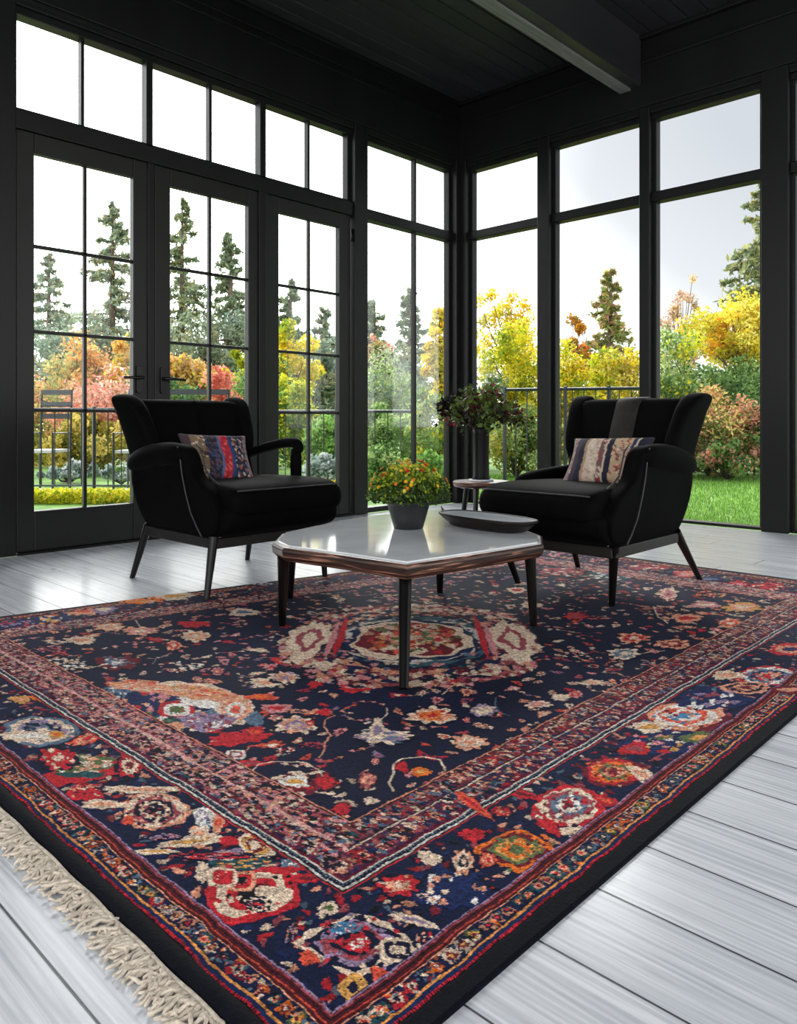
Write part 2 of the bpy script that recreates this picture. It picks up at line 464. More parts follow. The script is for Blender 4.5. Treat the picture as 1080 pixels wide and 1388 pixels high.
# glazed doors
def french_door(n, y0, y1, g0, g1, mz, label, gz=(0.24, 2.292)):
    r = empty('door_%d' % n, (-0.05, y0, 0.012), label, kind=S)
    X0, X1 = -0.075, -0.022
    f = MB()
    f.box(X0, X1, y0 + 0.004, g0, 0.012, 2.405)
    f.box(X0, X1, g1, y1 - 0.004, 0.012, 2.405)
    f.box(X0, X1, g0, g1, 0.012, gz[0]); f.box(X0, X1, g0, g1, gz[1], 2.405)
    f.build('door_leaf', M_DOORP, r, bevel=0.005)
    w = 0.02
    mm = MB()
    mid = (g0 + g1) / 2
    mm.box(-0.062, -0.034, mid - w / 2, mid + w / 2, gz[0], gz[1])
    for z in mz:
        mm.box(-0.062, -0.034, g0, g1, z - w / 2, z + w / 2)
    mm.build('muntin', M_DOORP, r, bevel=0.003)
    MB().box(-0.051, -0.046, g0, g1, gz[0], gz[1]).build('pane', M_GLASS, r)
    return r
MZ = (0.819, 1.272, 1.762)
d1 = french_door(1, -3.905, -3.105, -3.8034, -3.2016, MZ, 'left glazed door of the pair with lever handle')
d2 = french_door(2, -3.06, -2.25, -2.9455, -2.3324, MZ, 'right glazed door of the pair')
d3 = french_door(3, -2.185, -1.35, -2.0653, -1.4704, MZ, 'narrow glazed door beside the post')
trim(12, MB().box(-0.12, -0.004, -3.91, -1.335, 2.405, 2.512), 'black rail between the doors and the transom window')
trim(13, MB().box(-0.12, -0.01, -2.25, -2.185, 0, 2.41), 'black mullion between the door pair and the single door')
trim(14, MB().box(-0.12, -0.015, -3.105, -3.06, 0.0, 2.41), 'black meeting strip of the door pair')
trim(15, MB().box(-0.13, 0.012, -3.91, -1.335, 0, 0.014), 'black door threshold')
def handle(r, y, direction):
    b = MB(); b.loft([[(xx, y + px_, 1.02 + pz_) for px_, pz_ in rrect(0, 0, 0.021, 0.085, 0.012)] for xx in (-0.023, -0.008)])
    p = b.build('handle_plate', M_METAL, r, bevel=0.002)
    h = MB(); h.tube([(-0.01, y, 1.03), (0.03, y, 1.03), (0.036, y + direction * 0.02, 1.03), (0.036, y + direction * 0.13, 1.025)], [0.011, 0.011, 0.011, 0.008], 10)
    h.build('door_handle', M_METAL, p, smooth=True)
handle(d1, -3.165, -1)
handle(d2, -3.0, 1)
# door hinge on the single door
MB().tube([(-0.018, -1.343, 2.2), (-0.018, -1.343, 2.3)], 0.008, 8).build('hinge', M_METAL, d3, smooth=True)

# ------------------------------------------------------------ outside ground
prop(MB().box(-60, -0.16, -40, 60, -0.3, -0.03).box(-0.16, 60, 0.16, 60, -0.3, -0.03).build('ground', M_LAWN, org=(0, 0, -0.03)), 'green lawn around the house', kind=S)

# ------------------------------------------------------------ rug
def build_rug():
    def axis(a, b, camc, lo, hi, n0=0.0):
        pts = [a]
        while pts[-1] < b:
            d = abs(camc - pts[-1])
            pts.append(pts[-1] + min(hi, max(lo, lo + (d - 0.6) * 0.0016)))
        pts[-1] = b
        return np.array(pts)
    X0, X1, Y0, Y1 = 1.26, 3.895, -4.985, -1.60
    gx = axis(X0, X1, 4.5, 0.0015, 0.006)
    gy = axis(Y0, Y1, -5.5, 0.0015, 0.006)
    # u runs 0..1 from the far-left edge to the right edge; the rug is slightly skewed (laid a bit out of square)
    XX, YY = np.meshgrid(gx, gy)
    sk = (YY - Y0) / (Y1 - Y0)
    left = 1.27 + 0.70 * sk
    PX = X1 - (X1 - XX) * (X1 - left) / (X1 - X0)
    PY = YY
    ny, nx = PX.shape
    # smooth value noise on the plane
    def vnoise(scale, seed):
        r = np.random.RandomState(seed)
        n = 256; g = r.rand(n, n)
        u = (PX / scale) % n; v = ((PY + 20) / scale) % n
        i = u.astype(int); j = v.astype(int); fu = u - i; fv = v - j
        fu = fu * fu * (3 - 2 * fu); fv = fv * fv * (3 - 2 * fv)
        i1 = (i + 1) % n; j1 = (j + 1) % n; i %= n; j %= n
        return (g[j, i] * (1 - fu) + g[j, i1] * fu) * (1 - fv) + (g[j1, i] * (1 - fu) + g[j1, i1] * fu) * fv
    wx = PX + 0.006 * (vnoise(0.05, 1) - .5) + 0.003 * (vnoise(0.012, 2) - .5)
    wy = PY + 0.006 * (vnoise(0.05, 3) - .5) + 0.003 * (vnoise(0.012, 4) - .5)
    C_ = np.zeros((ny, nx, 3))
    relief = np.zeros((ny, nx))
    def c(*rgb): return np.array(lin(rgb))
    NAVY = c(11, 19, 50); NAVY2 = c(20, 38, 86); BLACK = c(7, 9, 20)
    CREAM = c(232, 206, 182); PEACH = c(228, 158, 128); RED = c(196, 38, 50); WINE = c(112, 26, 44); CORAL = c(224, 86, 62)
    PINK = c(214, 140, 144); ROSE = c(160, 74, 84); GOLD = c(214, 158, 84); OLIVE = c(96, 112, 72); SLATE = c(92, 116, 140); SKYB = c(70, 130, 170)
    WHITE = c(240, 232, 224); ORANGE = c(228, 112, 40); TEAL = c(34, 78, 84); LILAC = c(150, 128, 160); BROWN = c(96, 58, 44)
    C_[:] = NAVY
    C_ *= (0.75 + 0.5 * vnoise(0.25, 9))[..., None]
    dR = (X1 - wx)
    dL = (wy - Y0)
    lf = 1.27 + 0.70 * (wy - Y0) / (Y1 - Y0)
    dF = (wx - lf) * 1.25
    dB = (Y1 - wy) * 0.86
    D = np.stack([dR, dL, dF, dB]); side = D.argmin(0); d = D.min(0)
    along = np.where((side == 0) | (side == 2), wy, wx)
    def band(a, b, col, k=None):
        m = (d >= a) & (d < b)
        if k is not None: m &= k
        C_[m] = col
        return m
    near = side >= 0
    # flat colours of the bands
    band(-1, 0.036, BLACK)
    band(0.0345, 0.0385, RED, np.sin(along * 1400) > -0.5)
    band(0.0385, 0.0455, NAVY2 * 0.8)
    band(0.0455, 0.0495, GOLD * 0.7 + ORANGE * 0.3)
    band(0.0495, 0.080, NAVY * 1.3)
    band(0.080, 0.0825, PEACH)
    band(0.0825, 0.104, WINE * 0.55)
    band(0.088, 0.0905, CORAL * 0.7); band(0.0955, 0.0975, BLACK); band(0.1005, 0.103, ROSE)
    band(0.104, 0.1065, LILAC)
    band(0.1065, 0.276, NAVY2 * 0.42)
    band(0.276, 0.280, RED * 0.9); band(0.280, 0.284, BLACK)
    band(0.284, 0.2885, WHITE * 0.8); band(0.2885, 0.2975, NAVY * 0.8); band(0.2975, 0.3015, WHITE * 0.75); band(0.3015, 0.306, WINE)
    band(0.306, 0.362, NAVY2 * 0.45 + WINE * 0.35)
    band(0.362, 0.3665, CREAM * 0.85); band(0.3665, 0.371, NAVY)
    band(0.371, 0.424, WINE * 0.55 + ROSE * 0.25)
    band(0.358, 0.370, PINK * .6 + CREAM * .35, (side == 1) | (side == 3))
    band(0.371, 0.424, ROSE * .8 + PINK * .2, (side == 1) | (side == 3) | (side == 2))  # pinker on these sides: wash of light over the pile painted into the wool
    band(0.424, 0.428, BLACK); band(0.428, 0.4325, PEACH * 0.7 + RED * 0.2)
    bandmask_small = (d > 0.0495) & (d < 0.080)
    field = d > 0.4325
    wide = (d > 0.1065) & (d < 0.276)
    inner = ((d > 0.306) & (d < 0.362)) | ((d > 0.371) & (d < 0.424))
    relief[(d > 0.28) & (d < 0.306)] = -1
    relief[(d > 0.0825) & (d < 0.104)] = -1
    relief[(d > 0.030) & (d < 0.036)] = -1
    rnd = np.random.RandomState(5)
    # axis lookups use the unskewed grid
    def win(cx, cy, rad):
        s_ = (cy - Y0) / (Y1 - Y0); l_ = 1.27 + 0.70 * s_
        gxc = X1 - (X1 - cx) * (X1 - X0) / (X1 - l_)
        rr = rad * 1.6 + 0.01
        a = np.searchsorted(gx, gxc - rr * 1.5); b = np.searchsorted(gx, gxc + rr * 1.5)
        e = np.searchsorted(gy, cy - rr); f = np.searchsorted(gy, cy + rr)
        if b <= a or f <= e: return None
        return slice(e, f), slice(a, b)
    def blob(cx, cy, U, Vv, col, jag=0.15, lobes=5, region=None, sharp=1.0, hole=None, petal=0.0, sq=2.0, rot=None):
        rad = max(math.hypot(*U), math.hypot(*Vv))
        w = win(cx, cy, rad)
        if w is None: return
        x = wx[w] - cx; y = wy[w] - cy
        M = np.array([[U[0], Vv[0]], [U[1], Vv[1]]]); 
        det = M[0, 0] * M[1, 1] - M[0, 1] * M[1, 0]
        if abs(det) < 1e-9: return
        p = (M[1, 1] * x - M[0, 1] * y) / det; q = (-M[1, 0] * x + M[0, 0] * y) / det
        if sq == 2.0: r = np.hypot(p, q)
        else: r = (np.abs(p) ** sq + np.abs(q) ** sq) ** (1 / sq)
        th = np.arctan2(q, p)
        ph = rnd.rand(4) * 6.28
        e = 1 + jag * (0.5 * np.sin(3 * th + ph[0]) + 0.35 * np.sin(7 * th + ph[1]) + 0.3 * np.sin(13 * th + ph[2]))
        if petal: e = e * (1 - petal + petal * np.abs(np.cos(lobes * th / 2 + ph[3])))
        m = r < e
        if hole: m &= r > e * hole
        if region is not None: m &= region[w]
        sub = C_[w]; sub[m] = col; 
        rs = relief[w]; rs[m] = 0.6
        return w, m
    def line(pts, wd, col, region=None):
        for a, b in zip(pts[:-1], pts[1:]):
            a = np.array(a); b = np.array(b); L_ = np.linalg.norm(b - a)
            if L_ < 1e-6: continue
            mx_ = (a + b) / 2; w = win(mx_[0], mx_[1], L_ / 2 + wd)
            if w is None: continue
            x = wx[w] - a[0]; y = wy[w] - a[1]; t = (b - a) / L_
            s_ = np.clip(x * t[0] + y * t[1], 0, L_)
            dd = np.hypot(x - s_ * t[0], y - s_ * t[1])
            m = dd < wd
            if region is not None: m &= region[w]
            C_[w][m] = col
    def rc(lst): return lst[rnd.randint(len(lst))]
    IM = (0.7208, -0.6931)  # screen-like long axis used for the weave's lying blobs
    def shards(region_fn, n, s0, s1, pal, asp=(1.3, 2.6), jag=0.35, rotbias=None, pick=None):
        for k in range(n):
            cx, cy = pick() if pick else region_fn()
            sz = rnd.uniform(s0, s1); ap = rnd.uniform(*asp)
            an = rnd.uniform(0, math.pi) if rotbias is None else rotbias + rnd.normal(0, 0.5)
            U = (math.cos(an) * sz * ap, math.sin(an) * sz * ap); W_ = (-math.sin(an) * sz, math.cos(an) * sz)
            blob(cx, cy, U, W_, rc(pal) * rnd.uniform(0.7, 1.05), jag)
    def side_pick(sd, da, db):
        def f():
            dd = rnd.uniform(da, db)
            if sd == 0: return X1 - dd, rnd.uniform(Y0 + dd, Y1 - dd)
            if sd == 1: return rnd.uniform(1.3 + dd, X1 - dd), Y0 + dd
            if sd == 2:
                y = rnd.uniform(Y0 + dd, Y1 - dd); return 1.27 + 0.7 * (y - Y0) / (Y1 - Y0) + dd / 1.25, y
            return rnd.uniform(1.95 + dd, X1 - dd), Y1 - dd / 0.86
        return f
    # ---- small outer band: row of little coloured cells
    def row(sd, dd, step, size, pals, reg, jag=0.3, depth=1.0):
        if sd in (0, 2): a0, a1 = Y0 + dd, Y1 - dd
        elif sd == 1: a0, a1 = 1.3 + dd, X1 - dd
        else: a0, a1 = 1.95 + dd, X1 - dd
        t = a0
        while t < a1:
            if sd == 0: p = (X1 - dd, t)
            elif sd == 1: p = (t, Y0 + dd)
            elif sd == 2: p = (1.27 + 0.7 * (t - Y0) / (Y1 - Y0) + dd / 1.25, t)
            else: p = (t, Y1 - dd / 0.86)
            s = size * rnd.uniform(0.7, 1.15)
            A = (0, s) if sd in (0, 2) else (s, 0); B = (s * depth, 0) if sd in (0, 2) else (0, s * depth)
            pal = rc(pals)
            blob(p[0] + rnd.normal(0, size * .1), p[1] + rnd.normal(0, size * .1), A, B, pal[0] * rnd.uniform(.7, 1), jag, sq=rc([2.0, 3.0, 1.4]), region=reg)
            blob(p[0], p[1], tuple(np.array(A) * .62), tuple(np.array(B) * .62), pal[1], jag, region=reg)
            blob(p[0], p[1], tuple(np.array(A) * .3), tuple(np.array(B) * .3), pal[2], jag, region=reg)
            t += step * rnd.uniform(0.85, 1.2)
    PS = [(CREAM * .8, WINE, GOLD), (ORANGE * .8, WINE, CREAM), (SLATE * .8, NAVY, CREAM), (RED * .9, CREAM * .8, NAVY), (OLIVE, GOLD, WINE), (PEACH * .8, NAVY, RED), (TEAL, PEACH, RED)]
    for sd in range(4):
        row(sd, 0.065, 0.026, 0.0125, PS, bandmask_small)
        shards(None, 700, 0.0012, 0.003, [CREAM, PEACH, NAVY, ORANGE, WINE, SLATE, BLACK], pick=side_pick(sd, 0.051, 0.079))
    # ---- the two inner bands
    PI_ = [(ROSE, CREAM * .85, WINE), (PEACH * .8, WINE, CREAM), (SLATE * .6, PEACH, NAVY), (RED * .85, PEACH, NAVY), (TEAL, PEACH * .8, WINE), (CREAM * .8, RED, NAVY)]
    for sd in range(4):
        row(sd, 0.334, 0.045, 0.019, PI_, inner, 0.4)
        row(sd, 0.398, 0.037, 0.018, PI_, inner, 0.5)
        lite = sd in (1, 2, 3)  # sides whose inner bands are painted paler, as if washed by light
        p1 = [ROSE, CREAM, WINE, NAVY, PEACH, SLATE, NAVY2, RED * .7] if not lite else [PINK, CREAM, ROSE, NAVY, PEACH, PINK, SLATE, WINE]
        shards(None, 1700, 0.0018, 0.0055, p1 + [BLACK, NAVY], pick=side_pick(sd, 0.309, 0.36), rotbias=0.2)
        shards(None, 1700, 0.0018, 0.0055, p1 + [BLACK, NAVY], pick=side_pick(sd, 0.373, 0.422), rotbias=0.2)
    # white braid in the navy double line
    for sd in range(4):
        row(sd, 0.293, 0.0085, 0.0026, [(SLATE * .6, SLATE, WHITE * .6)], None, 0.2)
    # ---- generic border filler
    for sd in range(4):
        shards(None, 900, 0.002, 0.007, [CREAM * .9, RED * .8, PEACH * .9, WINE, NAVY2 * .8, ROSE, SLATE * .7, NAVY2, BLACK], asp=(1.2, 2.4), pick=side_pick(sd, 0.115, 0.268))
    REG = [None]
    _blob = blob
    def blob(cx, cy, U, Vv, col, jag=0.15, lobes=5, region=None, **kw):
        return _blob(cx, cy, U, Vv, col, jag, lobes, region=REG[0] if region is None else region, **kw)
    wide_in = (d > 0.1075) & (d < 0.2755)
    fld_in = d > 0.4335
    def where_is(x, y):
        l_ = 1.27 + 0.70 * (y - Y0) / (Y1 - Y0)
        dd = min(X1 - x, y - Y0, (x - l_) * 1.25, (Y1 - y) * .86)
        return fld_in if dd > .415 else (wide_in if .09 < dd < .29 else None)
    def flower(cx, cy, U, Vv, cols, petals=8, region=None):
        U = np.array(U); Vv = np.array(Vv)
        blob(cx, cy, U * 1.12, Vv * 1.12, NAVY * .7, 0.15, region=region)
        n = len(cols)
        for i, col in enumerate(cols):
            f = 1 - i / n
            blob(cx, cy, U * f, Vv * f, col, 0.22, petals, petal=0.28 if i == 0 else 0.12, region=region)
            # broken knots of neighbouring colours so that the layers read as woven
            for k in range(10):
                a = rnd.uniform(0, 6.28); rr = f * rnd.uniform(0.55, 0.95)
                q = np.array([cx, cy]) + U * rr * math.cos(a) + Vv * rr * math.sin(a)
                s = 0.10 * f + 0.03
                blob(q[0], q[1], U * s * rnd.uniform(.6, 1.4), Vv * s * rnd.uniform(.6, 1.4), rc(cols) * rnd.uniform(.75, 1.1), 0.3, region=region)
    def ringed(cx, cy, U, Vv, layers, sq=2.0, petal=0.0, lobes=8, jag=0.12, knots=0):
        U = np.array(U); Vv = np.array(Vv)
        for f, col in layers:
            blob(cx, cy, U * f, Vv * f, col, jag, lobes, petal=petal, sq=sq)
            for k in range(knots):
                a = rnd.uniform(0, 6.28); rr = f * rnd.uniform(0.8, 1.0)
                q = np.array([cx, cy]) + U * rr * math.cos(a) + Vv * rr * math.sin(a)
                blob(q[0], q[1], U * .06, Vv * .07, rc([c_ for _, c_ in layers]), 0.3)
    # ---- field: scattered small flowers and stems
    REG[0] = fld_in
    fld = [CREAM, CREAM * .8, PEACH, PEACH * .8, PINK, ROSE, RED * .9, CORAL * .8, CREAM * .6, LILAC * .7]
    pts_ = []
    tries = 0
    while len(pts_) < 900 and tries < 30000:
        tries += 1
        x = rnd.uniform(1.5, 3.47); y = rnd.uniform(-4.57, -2.05)
        l_ = 1.27 + 0.7 * (y - Y0) / (Y1 - Y0) + 0.36
        if x < l_: continue
        if any((x - a) ** 2 + (y - b) ** 2 < 0.033 ** 2 for a, b in pts_): continue
        pts_.append((x, y))
    for (x, y) in pts_:
        s = rnd.choice([0.009, 0.012, 0.016, 0.023], p=[.35, .35, .2, .1])
        an = rnd.uniform(0, 3.14)
        U = (math.cos(an) * s * rnd.uniform(1.1, 1.9), math.sin(an) * s * 1.4); W_ = (-math.sin(an) * s * .8, math.cos(an) * s * .8)
        k = rnd.rand()
        if k < 0.5:
            blob(x, y, U, W_, rc(fld), 0.45)
            if s > .011: blob(x + s * .2, y, tuple(np.array(U) * .45), tuple(np.array(W_) * .45), rc([RED, WINE, ROSE, CREAM, NAVY2]), .4)
        elif k < 0.8:
            flower(x, y, U, W_, [rc([CREAM, PEACH, PINK]), rc([ROSE, RED, WINE]), rc([CREAM, PEACH])])
        else:
            a2 = rnd.uniform(0, 6.28); pl = [(x, y)]
            for q in range(6):
                a2 += rnd.normal(0, .6); pl.append((pl[-1][0] + .014 * math.cos(a2), pl[-1][1] + .014 * math.sin(a2)))
            line(pl, 0.0016, rc([CREAM * .6, PEACH * .6, ROSE * .8, SLATE * .7]))
            for p_ in pl[::2]: blob(p_[0], p_[1], (0.006, 0.002), (-0.002, 0.005), rc(fld), .4)
    # blue abrash cloud motifs
    # ---- named motifs (centre, two half axes on the rug plane)
    COLS = dict(C=CREAM, P=PEACH, R=RED, W=WINE, K=PINK, S=ROSE, G=GOLD, O=ORANGE, L=OLIVE, B=NAVY2, N=NAVY, T=TEAL, A=SLATE, H=WHITE, Y=SKYB, I=LILAC, E=CORAL, X=BLACK)
    for (cx, cy, ux, uy, vx, vy, kind, code) in MOTIFS:
        cols = [COLS[q] for q in code]; REG[0] = where_is(cx, cy)
        U = (ux, uy); W_ = (vx, vy)
        if kind == 'f': flower(cx, cy, U, W_, cols, 9)
        elif kind == 'r': ringed(cx, cy, U, W_, [(1 - i / len(cols) * .95, q) for i, q in enumerate(cols)], knots=14)
        elif kind == 's': ringed(cx, cy, U, W_, [(1 - i / len(cols) * .9, q) for i, q in enumerate(cols)], sq=1.25, knots=10, jag=.08)
        elif kind == 'q': ringed(cx, cy, U, W_, [(1 - i / len(cols) * .9, q) for i, q in enumerate(cols)], sq=3.5, knots=8, jag=.06)
        elif kind == 'l': blob(cx, cy, U, W_, cols[0], .25); blob(cx, cy, tuple(np.array(U) * .6), tuple(np.array(W_) * .4), cols[-1], .3)
        elif kind == 'z':   # speckled patch
            blob(cx, cy, U, W_, cols[0], .2)
            for k in range(30):
                a = rnd.uniform(0, 6.28); rr = math.sqrt(rnd.rand()) * .9
                blob(cx + U[0] * rr * math.cos(a) + W_[0] * rr * math.sin(a), cy + U[1] * rr * math.cos(a) + W_[1] * rr * math.sin(a), tuple(np.array(U) * rnd.uniform(.05, .15)), tuple(np.array(W_) * rnd.uniform(.08, .2)), rc(cols[1:]), .4)
    for code, wd, pl in STEMS:
        line(pl, wd, COLS[code], fld_in)
    REG[0] = None
    # ---- central medallion
    cx, cy, ux, uy, vx, vy = MEDAL
    def med(f, col, **k): blob(cx, cy, (ux * f, uy * f), (vx * f, vy * f), col, **k)
    def mshards(f0, f1, n, s, pal):
        for _ in range(n):
            a = rnd.uniform(0, 6.28); rr = rnd.uniform(f0, f1)
            px_, py_ = math.cos(a), math.sin(a)
            e = (abs(px_) ** 2.6 + abs(py_) ** 2.6) ** (-1 / 2.6)
            q = (cx + (ux * px_ + vx * py_) * rr * e, cy + (uy * px_ + vy * py_) * rr * e)
            if abs(px_) > .8 and rr > 0.95: pass
            ss = rnd.uniform(.5, 1.2) * s
            blob(q[0], q[1], (ux * ss * 1.2, uy * ss * 1.2), (vx * ss * 1.5, vy * ss * 1.5), rc(pal) * rnd.uniform(.7, 1), .4)
    med(1.06, NAVY * .6, sq=1.7, jag=.1, petal=.10, lobes=20)
    med(1.0, CREAM * .9, sq=1.7, jag=.1, petal=.12, lobes=20)
    mshards(.84, .99, 260, .026, [PEACH, ROSE, CREAM, PINK, WINE, CREAM, NAVY])
    mshards(.9, .98, 160, .022, [PEACH, ROSE, CREAM, PINK, WINE])
    med(.93, ROSE, sq=1.75, jag=.1, petal=.06, lobes=26); med(.905, CREAM * .85, sq=1.75, jag=.1, petal=.06, lobes=26); med(.86, NAVY2 * .6, sq=1.9, jag=.09)
    mshards(.74, .88, 260, .026, [PEACH, CREAM, CREAM, NAVY, ROSE, PINK, CREAM, RED])
    med(.74, PEACH * .8, sq=1.9, jag=.08); med(.715, WINE, sq=1.9, jag=.08); med(.69, NAVY, sq=2.0, jag=.08)
    mshards(.66, .76, 120, .022, [PEACH, ROSE, CREAM, WINE])
    mshards(.60, .68, 90, .018, [SLATE, TEAL, CREAM, NAVY2])
    med(.60, TEAL * .8 + SLATE * .3, sq=2.2, jag=.07); med(.56, NAVY, sq=2.2, jag=.07); med(.53, WHITE * .7, sq=2.4, jag=.07); med(.505, NAVY2 * .7, sq=2.4, jag=.06); mshards(.47, .62, 110, .020, [SLATE, TEAL, NAVY2, CREAM, PINK])
    med(.455, CREAM, sq=2.6, jag=.1); med(.40, WINE, sq=2.4, jag=.1)
    mshards(0, .38, 260, .032, [PEACH, RED, OLIVE, CREAM, GOLD, WINE, CORAL, CREAM])
    for sgn in (-1, 1):
        bx, by = cx + sgn * ux * .80, cy + sgn * uy * .80
        blob(bx, by, (ux * .19, uy * .19), (vx * .55, vy * .55), CREAM, .2, sq=1.3, petal=.1, lobes=12)
        blob(bx, by, (ux * .11, uy * .11), (vx * .3, vy * .3), ROSE, .2, sq=1.3)
        blob(bx, by, (ux * .06, uy * .06), (vx * .2, vy * .2), CREAM, .2, sq=1.3)
        bx, by = cx + sgn * ux * .56, cy + sgn * uy * .56
        blob(bx - .1 * vx, by - .1 * vy, (ux * .03, uy * .03), (vx * .5, vy * .5), RED, .15)
        blob(bx + sgn * ux * .06, by + sgn * uy * .06, (ux * .025, uy * .025), (vx * .45, vy * .45), PINK, .15)
    # ---- final fine woven mottling
    sp = vnoise(0.0042, 21); sp2 = vnoise(0.011, 22); sp3 = vnoise(0.0026, 23)
    lum = C_.max(2)
    k = np.clip(0.55 + 0.9 * sp, 0.4, 1.35) * np.clip(0.8 + 0.4 * sp2, .7, 1.2)
    C_ = C_ * k[..., None]
    dk = (sp3 < 0.24) & (lum > 0.08); C_[dk] *= 0.35
    z = 0.008 + 0.0012 * relief + 0.0006 * (sp - .5) + 0.0007 * (vnoise(0.4, 31) - .5)
    edge = np.minimum(np.minimum(X1 - XX, YY - Y0), np.minimum(XX - X0, Y1 - YY))
    # thick rolled fringe-side edge
    roll = YY - Y0
    z = z + np.where(roll < 0.034, 0.006 * np.sin(np.clip(roll / 0.034, 0, 1) * math.pi), 0)
    z = np.where(edge < 0.003, 0.0055, z)
    z = np.where(edge <= 1e-6, 0.0, z)
    co = np.stack([PX, PY, z], -1).reshape(-1, 3)
    idx = np.arange(ny * nx).reshape(ny, nx)
    q = np.stack([idx[:-1, :-1], idx[:-1, 1:], idx[1:, 1:], idx[1:, :-1]], -1).reshape(-1, 4)
    me = bpy.data.meshes.new('rug')
    org = np.array([2.6, -3.3, 0.0])
    me.vertices.add(len(co)); me.vertices.foreach_set('co', (co - org).astype(np.float32).ravel())
    me.loops.add(q.size); me.loops.foreach_set('vertex_index', q.astype(np.int32).ravel())
    me.polygons.add(len(q)); me.polygons.foreach_set('loop_start', np.arange(0, q.size, 4, dtype=np.int32))
    me.polygons.foreach_set('use_smooth', np.ones(len(q), bool))
    me.update(calc_edges=True)
    ca = me.color_attributes.new('Col', 'FLOAT_COLOR', 'POINT')
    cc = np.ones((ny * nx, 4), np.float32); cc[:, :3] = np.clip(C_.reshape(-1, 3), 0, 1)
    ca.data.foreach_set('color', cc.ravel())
    m, t, b = new_mat('woven_wool')
    a = t.nodes.new('ShaderNodeAttribute'); a.attribute_name = 'Col'
    n = t.nodes.new('ShaderNodeTexNoise'); n.inputs['Scale'].default_value = 420; n.inputs['Detail'].default_value = 2
    tcn = t.nodes.new('ShaderNodeTexCoord'); t.links.new(tcn.outputs['Object'], n.inputs['Vector'])
    mr = t.nodes.new('ShaderNodeMapRange'); mr.inputs[1].default_value = 0.3; mr.inputs[2].default_value = 0.7; mr.inputs[3].default_value = 0.5; mr.inputs[4].default_value = 1.35
    t.links.new(n.outputs['Fac'], mr.inputs[0])
    mx = t.nodes.new('ShaderNodeVectorMath'); mx.operation = 'SCALE'
    t.links.new(a.outputs['Color'], mx.inputs[0]); t.links.new(mr.outputs[0], mx.inputs['Scale'])
    t.links.new(mx.outputs[0], b.inputs['Base Color'])
    b.inputs['Roughness'].default_value = 0.8; b.inputs['Specular IOR Level'].default_value = 0.10
    b.inputs['Sheen Weight'].default_value = 0.02; b.inputs['Sheen Roughness'].default_value = 0.4
    bp = t.nodes.new('ShaderNodeBump'); bp.inputs['Strength'].default_value = 0.6; bp.inputs['Distance'].default_value = 0.0015
    t.links.new(n.outputs['Fac'], bp.inputs['Height']); t.links.new(bp.outputs[0], b.inputs['Normal'])
    me.materials.append(m)
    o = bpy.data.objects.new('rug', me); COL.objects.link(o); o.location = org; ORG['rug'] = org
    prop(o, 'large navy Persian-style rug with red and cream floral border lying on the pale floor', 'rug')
    # fringe
    f = MB(); r2 = random.Random(3)
    f.tube([(xx, Y0 - 0.003 + 0.0012 * math.sin(xx * 40), 0.0055) for xx in np.linspace(1.26, 3.895, 120)], 0.0045, 6)
    xx = 1.27
    while xx < 3.89:
        y = Y0 - 0.004; p = [(xx, y, 0.006)]
        an = -math.pi / 2 + r2.gauss(0, .25); px_, py_ = xx, y; n_ = 6
        st = r2.uniform(0.0075, 0.0105)
        for k in range(n_):
            an += r2.gauss(0, .7); an = an * .8 + (-math.pi / 2) * .2
            px_ += st * math.cos(an); py_ += st * math.sin(an)
            p.append((px_, py_, max(0.0025, 0.006 + r2.uniform(-.002, .004) - .0004 * k)))
        f.tube(p, [0.0028, .0034, .0028, .0034, .003, .0028, .0016], 5)
        xx += r2.uniform(0.0022, 0.0045)
    fo = f.build('fringe', M_CORD, o, smooth=True); fo['kind'] = 'stuff'; fo['label'] = 'cream knotted cotton fringe'
    return o
